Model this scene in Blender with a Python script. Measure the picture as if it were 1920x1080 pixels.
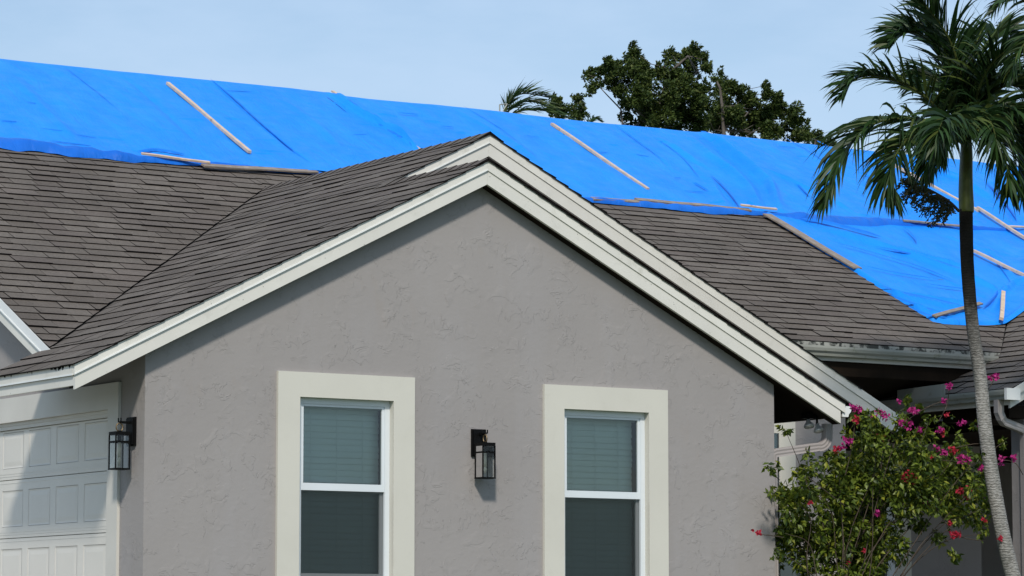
import bpy, math, random
import numpy as np
from mathutils import Vector, Matrix, noise as mnoise

for o in list(bpy.data.objects):
    bpy.data.objects.remove(o, do_unlink=True)
scene = bpy.context.scene
col = scene.collection
random.seed(11)
rng = np.random.default_rng(5)

# ------------------------------------------------------------------ camera
# World: X along the gable wall (to the right), Y into the house, Z up, metres;
# the near left corner of the gable wall stands at (0, 0).
HZ, VPX, VPY = 1190.0, 10350.0, -2950.0
_p = HZ - 540
FPX = math.sqrt((VPX - 960) * (960 - VPY) - _p * _p)
PITCH = math.atan(_p / FPX)
AX = math.atan((VPX - 960) / math.hypot(FPX, _p))
FH = np.array([math.cos(AX), math.sin(AX), 0.0])
RT = np.array([math.sin(AX), -math.cos(AX), 0.0])
ZU = np.array([0, 0, 1.0])
FW = FH * math.cos(PITCH) + ZU * math.sin(PITCH)
UP = -FH * math.sin(PITCH) + ZU * math.cos(PITCH)
def ray(x, y): return FW + RT * (x - 960) / FPX + UP * (540 - y) / FPX
_d = ray(270, 880); _d = _d / (_d @ FH)
CAM = -(_d * 28.2); CAM[2] = 0.20
def on_y(x, y, Y): d = ray(x, y); return CAM + d * (Y - CAM[1]) / d[1]
def on_x(x, y, X): d = ray(x, y); return CAM + d * (X - CAM[0]) / d[0]
def on_p(x, y, P, n):
    d = ray(x, y); return CAM + d * (np.dot(n, np.array(P) - CAM) / np.dot(n, d))
def proj(P):
    v = np.array(P, float) - CAM
    return 960 + FPX * (v @ RT) / (v @ FW), 540 - FPX * (v @ UP) / (v @ FW)

cd = bpy.data.cameras.new('camera')
cam = bpy.data.objects.new('camera', cd); col.objects.link(cam)
cd.sensor_width = 36; cd.lens = 36 * FPX / 1920
cd.clip_start = 0.5; cd.clip_end = 3000
M = Matrix.Identity(4)
for i in range(3):
    M[i][0] = RT[i]; M[i][1] = UP[i]; M[i][2] = -FW[i]; M[i][3] = CAM[i]
cam.matrix_world = M
scene.camera = cam

# ------------------------------------------------------------------ sky, sun, exposure
SUN = Vector((-0.66, -1.0, 1.02)).normalized()      # towards the sun
sun_el = math.asin(SUN.z); sun_az = math.atan2(SUN.x, SUN.y)
world = bpy.data.worlds.new('World'); scene.world = world; world.use_nodes = True
nt = world.node_tree
for n in list(nt.nodes): nt.nodes.remove(n)
def N(tree, t, **kw):
    n = tree.nodes.new(t)
    for k, v in kw.items(): setattr(n, k, v)
    return n
sky = N(nt, 'ShaderNodeTexSky', sky_type='NISHITA', sun_disc=False)
sky.sun_elevation = sun_el; sky.sun_rotation = sun_az
sky.air_density = 1.0; sky.dust_density = 0.6; sky.ozone_density = 1.6
bg = N(nt, 'ShaderNodeBackground'); bg.inputs[1].default_value = 0.118
out = N(nt, 'ShaderNodeOutputWorld')
tc = N(nt, 'ShaderNodeTexCoord')
mp = N(nt, 'ShaderNodeMapping'); mp.inputs['Scale'].default_value = (1, 1, 3.0)
cn = N(nt, 'ShaderNodeTexNoise'); cn.inputs['Scale'].default_value = 9.0
cn.inputs['Detail'].default_value = 6; cn.inputs['Roughness'].default_value = 0.55
cr = N(nt, 'ShaderNodeMapRange'); cr.inputs[1].default_value = 0.36; cr.inputs[2].default_value = 0.68
cr.inputs[3].default_value = 0.34; cr.inputs[4].default_value = 1.0
mx = N(nt, 'ShaderNodeMix', data_type='RGBA')
mx.inputs[7].default_value = (4.5, 6.0, 7.95, 1)      # thin veil of cloud, same units as the sky
nt.links.new(tc.outputs['Generated'], mp.inputs[0]); nt.links.new(mp.outputs[0], cn.inputs['Vector'])
nt.links.new(cn.outputs[0], cr.inputs[0]); nt.links.new(cr.outputs[0], mx.inputs[0])
nt.links.new(sky.outputs[0], mx.inputs[6]); nt.links.new(mx.outputs[2], bg.inputs[0])
nt.links.new(bg.outputs[0], out.inputs[0])

sl = bpy.data.lights.new('sun', 'SUN'); sl.energy = 3.3; sl.angle = math.radians(5.5); sl.color = (1, 0.94, 0.855)
so = bpy.data.objects.new('sun', sl); col.objects.link(so)
so.rotation_euler = (-SUN).to_track_quat('-Z', 'Y').to_euler(); so.location = (-20, -30, 40)
vs = scene.view_settings
vs.view_transform = 'Standard'; vs.look = 'None'; vs.exposure = 0.0; vs.gamma = 1.0; vs.use_curve_mapping = False
scene.render.engine = 'CYCLES'

# ------------------------------------------------------------------ helpers
class MB:
    """collects faces; build() links them as one mesh object"""
    def __init__(s): s.v = []; s.f = []; s.m = []
    def add(s, vs, fs, m=0):
        b = len(s.v); s.v += [tuple(map(float, p)) for p in vs]
        for f in fs: s.f.append([b + i for i in f]); s.m.append(m)
        return s
    def hexa(s, p, m=0):     # 8 points: bottom ring 0-3, top ring 4-7
        return s.add(p, [(3, 2, 1, 0), (4, 5, 6, 7), (0, 1, 5, 4), (1, 2, 6, 5), (2, 3, 7, 6), (3, 0, 4, 7)], m)
    def box(s, a, b, m=0):
        (x0, y0, z0), (x1, y1, z1) = a, b
        return s.hexa([(x0, y0, z0), (x1, y0, z0), (x1, y1, z0), (x0, y1, z0), (x0, y0, z1), (x1, y0, z1), (x1, y1, z1), (x0, y1, z1)], m)
    def bar(s, a, b, w, h, up=(0, 0, 1), m=0):     # rectangular bar from a to b
        a = Vector(a); b = Vector(b); t = (b - a).normalized(); u = Vector(up)
        sd = t.cross(u).normalized() * (w / 2); n = sd.cross(t).normalized() * (h / 2)
        return s.hexa([a - sd - n, a + sd - n, b + sd - n, b - sd - n, a - sd + n, a + sd + n, b + sd + n, b - sd + n], m)
    def prism(s, poly, e, m=0):      # polygon (list of 3-d points) extruded by vector e
        n = len(poly); e = Vector(e); P = [Vector(p) for p in poly]; Q = [p + e for p in P]
        fs = [tuple(range(n - 1, -1, -1)), tuple(range(n, 2 * n))]
        for i in range(n): j = (i + 1) % n; fs.append((i, j, n + j, n + i))
        return s.add(P + Q, fs, m)
    def tube(s, path, rad, k=8, m=0, caps=True):
        P = [Vector(p) for p in path]; n = len(P)
        if not hasattr(rad, '__len__'): rad = [rad] * n
        vs = []; t0 = (P[1] - P[0]).normalized()
        u = t0.cross(Vector((0, 0, 1)));
        if u.length < 1e-3: u = t0.cross(Vector((1, 0, 0)))
        u.normalize()
        for i in range(n):
            t = (P[min(i + 1, n - 1)] - P[max(i - 1, 0)]).normalized()
            u = (u - t * u.dot(t)).normalized(); w = t.cross(u)
            for j in range(k):
                a = 2 * math.pi * j / k
                vs.append(P[i] + (u * math.cos(a) + w * math.sin(a)) * rad[i])
        fs = []
        for i in range(n - 1):
            for j in range(k):
                l = (j + 1) % k; fs.append((i * k + j, i * k + l, (i + 1) * k + l, (i + 1) * k + j))
        if caps: fs += [tuple(range(k - 1, -1, -1)), tuple(range((n - 1) * k, n * k))]
        return s.add(vs, fs, m)
    def build(s, name, mat, parent=None, smooth=False):
        me = bpy.data.meshes.new(name)
        off = wloc(parent) if parent else Vector((0, 0, 0))
        me.from_pydata([(x - off.x, y - off.y, z - off.z) for x, y, z in s.v], [], s.f)
        mats = mat if isinstance(mat, (list, tuple)) else [mat]
        for k in mats: me.materials.append(k)
        if len(mats) > 1: me.polygons.foreach_set('material_index', s.m)
        if smooth: me.polygons.foreach_set('use_smooth', [True] * len(me.polygons))
        me.update()
        o = bpy.data.objects.new(name, me); col.objects.link(o)
        if parent: o.parent = parent
        return o
def wloc(o):
    l = Vector((0, 0, 0))
    while o: l += o.location; o = o.parent
    return l
def tag(o, label=None, cat=None, group=None, kind=None):
    if label: o['label'] = label
    if cat: o['category'] = cat
    if group: o['group'] = group
    if kind: o['kind'] = kind
    return o
def empty(name, loc=(0, 0, 0)):
    o = bpy.data.objects.new(name, None); o.location = loc; o.empty_display_size = 0.2
    col.objects.link(o); return o

# ------------------------------------------------------------------ materials
def new_mat(name):
    m = bpy.data.materials.new(name); m.use_nodes = True
    t = m.node_tree; b = t.nodes['Principled BSDF']; return m, t, b
def pos(t, scale=(1, 1, 1), obj=False):
    if obj: src = N(t, 'ShaderNodeTexCoord').outputs['Object']
    else: src = N(t, 'ShaderNodeNewGeometry').outputs['Position']
    mpn = N(t, 'ShaderNodeMapping'); mpn.inputs['Scale'].default_value = scale
    t.links.new(src, mpn.inputs[0]); return mpn.outputs[0]
def noi(t, vec, sc, det=4, ro=0.55, dist=0.0):
    n = N(t, 'ShaderNodeTexNoise'); n.inputs['Scale'].default_value = sc; n.inputs['Detail'].default_value = det
    n.inputs['Roughness'].default_value = ro; n.inputs['Distortion'].default_value = dist
    t.links.new(vec, n.inputs['Vector']); return n.outputs[0]
def rng_(t, s, a, b, c=0.0, d=1.0, smooth=False):
    r = N(t, 'ShaderNodeMapRange')
    if smooth: r.interpolation_type = 'SMOOTHSTEP'
    for i, k in enumerate((a, b, c, d)): r.inputs[i + 1].default_value = k
    t.links.new(s, r.inputs[0]); return r.outputs[0]
def mth(t, op, a, b=None):
    m = N(t, 'ShaderNodeMath', operation=op)
    for i, k in enumerate((a, b)):
        if k is None: continue
        if isinstance(k, (int, float)): m.inputs[i].default_value = k
        else: t.links.new(k, m.inputs[i])
    return m.outputs[0]
def mixc(t, f, a, b, mode='MIX'):
    m = N(t, 'ShaderNodeMix', data_type='RGBA', blend_type=mode)
    if isinstance(f, (int, float)): m.inputs[0].default_value = f
    else: t.links.new(f, m.inputs[0])
    for i, k in ((6, a), (7, b)):
        if isinstance(k, tuple): m.inputs[i].default_value = (*k, 1) if len(k) == 3 else k
        else: t.links.new(k, m.inputs[i])
    return m.outputs[2]
def bump(t, b, h, dist=0.01, strength=1.0):
    n = N(t, 'ShaderNodeBump'); n.inputs['Distance'].default_value = dist; n.inputs['Strength'].default_value = strength
    t.links.new(h, n.inputs['Height']); t.links.new(n.outputs[0], b.inputs['Normal']); return n
def seti(t, b, name, v):
    if isinstance(v, (int, float)): b.inputs[name].default_value = v
    elif isinstance(v, tuple): b.inputs[name].default_value = (*v, 1)
    else: t.links.new(v, b.inputs[name])

def paint(name, c, rough=0.55, var=0.08, stain=None, stain_amt=0.0, sc=3.0, bmp=0.0, th=(0.56, 0.74), specks=0):
    m, t, b = new_mat(name); p = pos(t)
    n = rng_(t, noi(t, p, sc, 5), 0.3, 0.7)
    c2 = tuple(k * (1 - var * 2) for k in c)
    cc = mixc(t, n, c2, c)
    if stain:
        s = rng_(t, noi(t, pos(t, (1, 1, 1)), 7.0, 6, 0.65, 0.4), th[0], th[1], 0, stain_amt)
        cc = mixc(t, s, cc, stain)
    if specks: cc = mixc(t, rng_(t, noi(t, p, 30, 2, 0.5), .74, .77, 0, specks), cc, (0.07, 0.065, 0.05))
    seti(t, b, 'Base Color', cc); b.inputs['Roughness'].default_value = rough
    if max(c) < .1: b.inputs['Specular IOR Level'].default_value = 0.1
    if bmp: bump(t, b, noi(t, p, 60, 3), bmp)
    return m

def mat_stucco():
    m, t, b = new_mat('stucco')
    p = pos(t, (1.0, 1.0, 1.25))
    n1 = noi(t, p, 5.0, 4.5, 0.6, 0.8)
    n2 = noi(t, pos(t, (1.3, 1.3, 1.0)), 6.4, 4.0, 0.6, 0.9)
    mk = rng_(t, noi(t, pos(t, (1, 1, 1.1)), 3.3, 3, 0.5), 0.50, 0.60)
    mk2 = rng_(t, noi(t, pos(t, (1.1, 1.1, 1)), 2.7, 3, 0.5), 0.50, 0.40)
    e1 = mth(t, 'MULTIPLY', rng_(t, n1, 0.50, 0.512, 0, 1, True), mk)
    e2 = mth(t, 'MULTIPLY', rng_(t, n2, 0.545, 0.555, 0, 1, True), mk2)
    h = mth(t, 'MULTIPLY', mth(t, 'ADD', e1, e2), 0.75)
    h = mth(t, 'ADD', h, mth(t, 'MULTIPLY', noi(t, p, 14, 4, 0.6), 0.8))
    h = mth(t, 'ADD', h, mth(t, 'MULTIPLY', noi(t, p, 110, 2), 0.08))
    bump(t, b, h, 0.0030)
    big = rng_(t, noi(t, pos(t), 0.7, 4), 0.3, 0.7)
    c = mixc(t, big, (0.280, 0.260, 0.250), (0.308, 0.287, 0.276))
    strk = rng_(t, noi(t, pos(t, (1.6, 1.6, 0.35)), 1.3, 5, 0.6), 0.5, 0.8, 0, 0.35)
    c = mixc(t, strk, c, (0.335, 0.325, 0.335))
    rust = rng_(t, noi(t, pos(t, (1.1, 1.1, .5)), 2.2, 4, .6), .62, .80, 0, .35)
    c = mixc(t, rust, c, (0.30, 0.25, 0.21))
    seti(t, b, 'Base Color', c); b.inputs['Roughness'].default_value = 0.85
    b.inputs['Specular IOR Level'].default_value = 0.25
    return m
def mat_shingle():
    m, t, b = new_mat('asphalt_shingle')
    g = N(t, 'ShaderNodeNewGeometry'); oi = N(t, 'ShaderNodeObjectInfo')
    r = mth(t, 'FRACT', mth(t, 'ADD', g.outputs['Random Per Island'], oi.outputs['Random']))
    c = mixc(t, rng_(t, r, 0, 1), (0.114, 0.096, 0.081), (0.146, 0.126, 0.108))
    r2 = mth(t, 'FRACT', mth(t, 'MULTIPLY', r, 7.31))
    c = mixc(t, rng_(t, r2, 0.6, 1.0, 0, 0.5), c, (0.118, 0.096, 0.085))
    p = pos(t)
    gran = rng_(t, noi(t, p, 260, 2, 0.7), 0.3, 0.7, 0.78, 1.2)
    c = mixc(t, 1.0, c, gran, 'MULTIPLY')
    wear = rng_(t, noi(t, p, 1.1, 5, 0.6), 0.35, 0.7, 0.80, 1.12)
    c = mixc(t, 1.0, c, wear, 'MULTIPLY')
    streak = rng_(t, noi(t, p, 9, 5, 0.65), 0.55, 0.8, 0, 0.45)
    c = mixc(t, streak, c, (0.075, 0.068, 0.062))
    mott = rng_(t, noi(t, p, 34, 4, 0.7), 0.3, 0.7, 0.82, 1.20)
    c = mixc(t, 1.0, c, mott, 'MULTIPLY')
    seti(t, b, 'Base Color', c); b.inputs['Roughness'].default_value = 0.93
    b.inputs['Specular IOR Level'].default_value = 0.2
    bump(t, b, noi(t, p, 300, 2, 0.7), 0.002)
    return m
def mat_wood(name, a, c, rough=0.8, axis=(1, 1, 1), dark=(0.06, 0.04, 0.025)):
    m, t, b = new_mat(name); p = pos(t, axis)
    w = noi(t, p, 9, 6, 0.65, 0.5)
    cc = mixc(t, rng_(t, w, 0.3, 0.7), a, c)
    kn = rng_(t, noi(t, pos(t), 6.5, 2, 0.5), 0.68, 0.76, 0, 0.75)
    cc = mixc(t, kn, cc, dark)
    seti(t, b, 'Base Color', cc); b.inputs['Roughness'].default_value = rough
    bump(t, b, w, 0.004); return m
def mat_tarp(name, a, c, rough=0.42):
    m, t, b = new_mat(name); p = pos(t)
    cc = mixc(t, rng_(t, noi(t, pos(t, (2.2, 0.7, 0.7)), 1.4, 5, 0.6), 0.3, 0.7), a, c)
    br = N(t, 'ShaderNodeTexWave', wave_type='BANDS', bands_direction='X'); br.inputs['Scale'].default_value = 40
    br.inputs['Distortion'].default_value = 0.3; t.links.new(p, br.inputs['Vector'])
    seti(t, b, 'Base Color', cc)
    rr = rng_(t, noi(t, p, 5, 4), 0.3, 0.7, rough - 0.06, rough + 0.12)
    seti(t, b, 'Roughness', rr); b.inputs['Specular IOR Level'].default_value = 0.20
    h = mth(t, 'ADD', mth(t, 'MULTIPLY', noi(t, pos(t, (2.6, 0.8, 0.8)), 3.2, 5, 0.58, 0.6), 1.0), mth(t, 'MULTIPLY', br.outputs[0], 0.02))
    bump(t, b, h, 0.035, 0.7); return m
def mat_leaf(name, dark, light, yellow=None, rough=0.5, trans=0.25, spec=0.35):
    m, t, b = new_mat(name); g = N(t, 'ShaderNodeNewGeometry')
    r = g.outputs['Random Per Island']
    c = mixc(t, rng_(t, r, 0, 1), dark, light)
    if yellow: c = mixc(t, rng_(t, mth(t, 'FRACT', mth(t, 'MULTIPLY', r, 13.7)), 0.82, 1.0, 0, 0.8), c, yellow)
    seti(t, b, 'Base Color', c); b.inputs['Roughness'].default_value = rough
    b.inputs['Specular IOR Level'].default_value = spec
    tr = N(t, 'ShaderNodeBsdfTranslucent'); ms = N(t, 'ShaderNodeMixShader'); ms.inputs[0].default_value = trans
    t.links.new(c, tr.inputs[0]); t.links.new(b.outputs[0], ms.inputs[1]); t.links.new(tr.outputs[0], ms.inputs[2])
    t.links.new(ms.outputs[0], t.nodes['Material Output'].inputs[0]); return m
def mat_pane(name, tint, refl=0.05, rough=0.01):
    m, t, b = new_mat(name); t.nodes.remove(b)
    tr = N(t, 'ShaderNodeBsdfTransparent'); tr.inputs[0].default_value = (*tint, 1)
    gl = N(t, 'ShaderNodeBsdfGlossy'); gl.inputs['Roughness'].default_value = rough
    fr = N(t, 'ShaderNodeFresnel'); fr.inputs[0].default_value = 1.5
    f = mth(t, 'ADD', fr.outputs[0], refl)
    bp = N(t, 'ShaderNodeBump'); bp.inputs['Distance'].default_value = 0.002; bp.inputs['Strength'].default_value = 0.4
    t.links.new(noi(t, pos(t), 3.0, 2), bp.inputs['Height']); t.links.new(bp.outputs[0], gl.inputs['Normal'])
    ms = N(t, 'ShaderNodeMixShader'); t.links.new(f, ms.inputs[0])
    t.links.new(tr.outputs[0], ms.inputs[1]); t.links.new(gl.outputs[0], ms.inputs[2])
    t.links.new(ms.outputs[0], t.nodes['Material Output'].inputs[0]); return m
def mat_screen():
    m, t, b = new_mat('insect_screen'); b.inputs['Base Color'].default_value = (0.006, 0.012, 0.012, 1); b.inputs['Roughness'].default_value = 0.7
    tr = N(t, 'ShaderNodeBsdfTransparent'); ms = N(t, 'ShaderNodeMixShader'); ms.inputs[0].default_value = 0.54
    t.links.new(tr.outputs[0], ms.inputs[1]); t.links.new(b.outputs[0], ms.inputs[2])
    t.links.new(ms.outputs[0], t.nodes['Material Output'].inputs[0]); return m
def mat_trunk():
    m, t, b = new_mat('palm_bark')
    w = N(t, 'ShaderNodeTexWave', wave_type='BANDS', bands_direction='Z'); w.inputs['Scale'].default_value = 11.0
    w.inputs['Distortion'].default_value = 6.0; w.inputs['Detail'].default_value = 4; w.inputs['Detail Scale'].default_value = 2.5
    t.links.new(pos(t), w.inputs['Vector'])
    n = noi(t, pos(t, (1, 1, 2.2)), 26, 5, 0.7)
    c = mixc(t, rng_(t, n, 0.35, 0.7), (0.17, 0.16, 0.145), (0.42, 0.41, 0.385))
    c = mixc(t, rng_(t, w.outputs[0], 0.0, 0.25, 0.22, 0), c, (0.10, 0.095, 0.085))
    c = mixc(t, rng_(t, noi(t, pos(t, (1, 1, 0.5)), 4, 5, 0.6), 0.52, 0.75, 0, 0.8), c, (0.09, 0.10, 0.08))
    # near-black towards the top of the stem, mottled change to grey lower down
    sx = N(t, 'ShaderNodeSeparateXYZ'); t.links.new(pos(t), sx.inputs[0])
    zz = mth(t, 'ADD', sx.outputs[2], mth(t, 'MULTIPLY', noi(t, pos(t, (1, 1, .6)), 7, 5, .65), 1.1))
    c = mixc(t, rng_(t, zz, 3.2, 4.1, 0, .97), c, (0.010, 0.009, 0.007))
    seti(t, b, 'Base Color', c); b.inputs['Roughness'].default_value = 0.9; b.inputs['Specular IOR Level'].default_value = 0.15
    bump(t, b, mth(t, 'ADD', mth(t, 'MULTIPLY', w.outputs[0], .35), n), 0.010); return m
def plain(name, c, rough=0.5, metal=0.0):
    m, t, b = new_mat(name)
    seti(t, b, 'Base Color', mixc(t, rng_(t, noi(t, pos(t), 14, 4), 0.3, 0.7), tuple(k * 0.88 for k in c), c))
    b.inputs['Roughness'].default_value = rough; b.inputs['Metallic'].default_value = metal
    if max(c) < .1: b.inputs['Specular IOR Level'].default_value = 0.12
    return m

M_stucco = mat_stucco()
M_shingle = mat_shingle()
M_edge = plain('asphalt_edge', (0.008, 0.007, 0.007), 0.95)
M_under = plain('roofing_felt', (0.02, 0.019, 0.018), 0.95)
M_fascia = paint('fascia_paint', (0.70, 0.68, 0.615), 0.5, 0.05, (0.38, 0.37, 0.30), 0.5, 2.2, specks=.7)
M_fascia2 = paint('fascia_paint_lower', (0.66, 0.64, 0.58), 0.5, 0.05, (0.42, 0.41, 0.36), 0.35, 2.0, specks=.7)
M_lip = paint('drip_edge', (0.74, 0.75, 0.73), 0.35, 0.03)
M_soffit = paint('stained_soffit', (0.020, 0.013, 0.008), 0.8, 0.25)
M_trim = paint('cream_trim', (0.585, 0.565, 0.495), 0.6, 0.03, (0.49, 0.47, 0.40), 0.25, 1.5, 0.0006)
M_vinyl = paint('white_vinyl', (0.66, 0.70, 0.72), 0.35, 0.02)
M_gtrim = paint('garage_trim', (0.57, 0.55, 0.50), 0.55, 0.04)
M_door = paint('garage_door_steel', (0.62, 0.595, 0.54), 0.45, 0.03, sc=1.2)
M_gutter = paint('gutter_aluminium', (0.33, 0.335, 0.295), 0.45, 0.08, (0.13, 0.145, 0.07), 0.85, 2.0)
M_mould = paint('mouldy_drip_edge', (0.36, 0.36, 0.32), 0.6, 0.1, (0.02, 0.022, 0.016), 0.97, 2.5, th=(0.46, 0.56))
M_down = paint('downspout_paint', (0.36, 0.325, 0.31), 0.5, 0.04)
M_black = plain('black_iron', (0.004, 0.004, 0.004), 0.55)
M_brass = plain('aged_brass', (0.22, 0.16, 0.09), 0.4, 0.6)
M_candle = plain('candle_sleeve', (0.62, 0.58, 0.46), 0.5)
M_chrome = plain('silver_bulb', (0.62, 0.62, 0.60), 0.28, 0.35)
M_slat = paint('blind_slat', (0.72, 0.74, 0.71), 0.5, 0.03)
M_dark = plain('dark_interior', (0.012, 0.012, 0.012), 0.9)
M_glass = mat_pane('window_glass', (0.755, 0.865, 0.825), 0.045)
M_lglass = mat_pane('lantern_glass', (0.95, 0.97, 0.97), 0.0)
M_screen = mat_screen()
M_tarp = mat_tarp('blue_tarpaulin', (0.004, 0.212, 0.77), (0.009, 0.258, 0.83))
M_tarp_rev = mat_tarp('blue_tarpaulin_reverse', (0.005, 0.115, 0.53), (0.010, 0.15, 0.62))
M_fold_shade = mat_tarp('blue_tarpaulin_crease_shade', (0.004, 0.150, 0.62), (0.008, 0.185, 0.70))  # blue darkened for the folds: crease shade put into the colour
M_batten = mat_wood('raw_pine', (0.50, 0.36, 0.25), (0.66, 0.52, 0.39), 0.7)
M_board = mat_wood('weathered_board', (0.17, 0.135, 0.11), (0.31, 0.26, 0.215), 0.85)
M_bark = paint('grey_bark', (0.13, 0.112, 0.095), 0.9, 0.2, sc=20)
M_twig = paint('brown_twig', (0.085, 0.066, 0.05), 0.9, 0.2, sc=20)
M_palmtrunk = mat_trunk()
M_shaft = paint('crownshaft', (0.115, 0.145, 0.03), 0.4, 0.25, (0.07, 0.045, 0.02), 0.7, 5.0)
M_frond = mat_leaf('palm_leaflet', (0.008, 0.023, 0.007), (0.034, 0.076, 0.018), (0.11, 0.14, 0.03), 0.45, 0.22, 0.25)
M_rachis = plain('palm_rachis', (0.06, 0.075, 0.02), 0.5)
M_leaf = mat_leaf('tree_leaf', (0.016, 0.036, 0.008), (0.074, 0.105, 0.022), (0.12, 0.14, 0.035), 0.55, 0.2, 0.2)
M_boug = mat_leaf('bougainvillea_leaf', (0.018, 0.040, 0.005), (0.150, 0.200, 0.022), (0.33, 0.33, 0.035), 0.45, 0.3)
M_pink = mat_leaf('magenta_bract', (0.28, 0.008, 0.11), (0.48, 0.03, 0.22), None, 0.6, 0.3)
M_red = mat_leaf('red_bract', (0.32, 0.008, 0.03), (0.50, 0.03, 0.06), None, 0.6, 0.3)
M_grass = paint('lawn', (0.075, 0.105, 0.035), 0.9, 0.2, sc=2)
M_conc = paint('driveway_concrete', (0.46, 0.43, 0.385), 0.85, 0.08, sc=1.5)

# ------------------------------------------------------------------ ground
def ground_z(y): 
    k = min(max((-3.0 - y) / 14.0, 0), 1); k = k * k * (3 - 2 * k); return -0.10 - 1.35 * k
g = MB(); ys = [-400, -120, -60, -40] + [-30 + i for i in range(0, 30)] + [2, 10, 30, 80, 400]
for a, b in zip(ys[:-1], ys[1:]):
    g.add([(-500, a, ground_z(a)), (500, a, ground_z(a)), (500, b, ground_z(b)), (-500, b, ground_z(b))], [(0, 1, 2, 3)])
tag(g.build('lawn', M_grass), kind='structure')
g = MB(); g.box((-14, 0.5, -0.3), (-0.05, 5.8, -0.03)); tag(g.build('driveway', M_conc), kind='structure')

# ------------------------------------------------------------------ house
house = empty('house', (0, 0, 0))
tag(house, 'grey stucco house with white gable trim and brown shingle roof', 'house')
S = 0.5                                   # all roofs rise 6 in 12
ZL = lambda x: 2.899 + S * x              # left slope of the wing
ZM = lambda y: 2.022 + S * y              # front slope of the main roof
FA = (3.464, 4.631)                       # front ridge x, z
RA = (4.663, 5.2305)                      # rear ridge x, z
ZFR = lambda x: FA[1] - S * (x - FA[0])
ZRR = lambda x: RA[1] - S * (x - RA[0])
ZR = lambda x: -2.7875 + S * x            # porch wing, left slope
EL, ERF, ERR = -0.76, 7.72, 10.07         # eaves: wing left, front right, rear right
YF, YR = -0.17, 1.69                      # outer faces of front and rear rake boards
RIDGE = 10.2
EM = 2.88                                 # main eave over the porch

def wall_xz(mb, poly, y, th=0.2): mb.prism([(x, y, z) for x, z in poly], (0, th, 0))
# front gable wall, built in columns round the two openings
WIN = [(1.540, 2.530), (4.414, 5.406)]; WZ0, WZ1 = 0.62, 2.344
def topz(x): return min(ZL(x), ZFR(x)) - 0.19
w = MB()
xs = [0, WIN[0][0], WIN[0][1], FA[0], WIN[1][0], WIN[1][1], 6.95]
def colm(x0, x1, z0=None, z1=None):
    a = 0 if z0 is None else z0
    if z1 is None: w.hexa([(x0, 0, a), (x1, 0, a), (x1, .2, a), (x0, .2, a), (x0, 0, topz(x0)), (x1, 0, topz(x1)), (x1, .2, topz(x1)), (x0, .2, topz(x0))])
    else: w.box((x0, 0, a), (x1, .2, z1))
for i, (a, b) in enumerate(zip(xs[:-1], xs[1:])):
    if (a, b) in WIN: colm(a, b, 0, WZ0); colm(a, b, WZ1)
    else: colm(a, b, -0.3)
w.build('wall', M_stucco, house)
# side wall with the garage opening and the main gable end above it
GY0, GY1, GZ = 0.69, 5.56, 2.21
w = MB()
def wall_yz(mb, poly, x, th): mb.prism([(x, y, z) for y, z in poly], (th, 0, 0))
wall_yz(w, [(0.2, -0.3), (GY0, -0.3), (GY0, 2.74), (0.2, 2.74)], 0, .2)
wall_yz(w, [(GY0, GZ), (1.8, GZ), (1.8, 2.74), (GY0, 2.74)], 0, .2)
wall_yz(w, [(1.8, GZ), (GY1, GZ), (GY1, ZM(GY1) - .16), (1.8, ZM(1.8) - .16)], 0, .2)
wall_yz(w, [(GY1, -0.3), (RIDGE, -0.3), (RIDGE, ZM(RIDGE) - .16), (GY1, ZM(GY1) - .16)], 0, .2)
wall_yz(w, [(RIDGE, -0.3), (17.6, -0.3), (17.6, ZM(RIDGE) - .16 - .5 * 7.4), (RIDGE, ZM(RIDGE) - .16)], 0, .2)
w.build('wall', M_stucco, house)
# rear gable wall, its return, entry walls
w = MB()
wall_xz(w, [(6.95, -0.3), (9.35, -0.3), (9.35, ZRR(9.35) - .16), (6.95, ZRR(6.95) - .16)], 1.86)
wall_xz(w, [(3.3, 2.7), (6.94, 2.7), (6.94, ZRR(6.94) - .16), (RA[0], RA[1] - .16), (3.6, ZL(3.6) - .16)], 1.86)
w.build('wall', M_stucco, house)
w = MB(); w.box((6.75, .2, -.3), (6.95, 1.86, 2.73)); w.build('wall', M_stucco, house)
w = MB(); w.box((9.15, 2.06, -.3), (9.35, 6.2, 2.70)); w.build('wall', M_stucco, house)
YB = 6.2
w = MB(); w.box((9.35, YB, -.3), (12.2, YB + .2, 3.3)); w.box((12.2, YB, 2.3), (13.45, YB + .2, 3.3)); w.box((13.45, YB, -.3), (15.05, YB + .2, 3.3))
w.build('wall', M_stucco, house)
w = MB(); w.box((15.05, 9.0, -.3), (19.5, 9.2, 3.2)); w.box((14.85, YB + .2, -.3), (15.05, 9.0, 3.2)); w.box((19.5, 1.9, -.3), (19.7, 17, 4.2))
w.build('wall', M_stucco, house)
w = MB(); w.box((0, 17.4, -.3), (19.7, 17.6, 3.4)); w.build('wall', M_stucco, house)
# porch floor, ceilings, post
p = MB(); p.box((9.35, 1.6, -.3), (19.5, 9.0, -0.02)); p.build('porch_floor', M_conc, house)
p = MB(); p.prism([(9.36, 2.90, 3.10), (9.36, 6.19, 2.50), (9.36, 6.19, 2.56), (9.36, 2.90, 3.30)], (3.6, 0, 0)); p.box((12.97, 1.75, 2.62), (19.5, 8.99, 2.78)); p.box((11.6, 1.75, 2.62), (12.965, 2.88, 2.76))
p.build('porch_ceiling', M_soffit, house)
p = MB(); p.box((11.87, 1.80, -.3), (12.09, 2.02, 2.70)); p.build('post', M_stucco, house)

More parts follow.
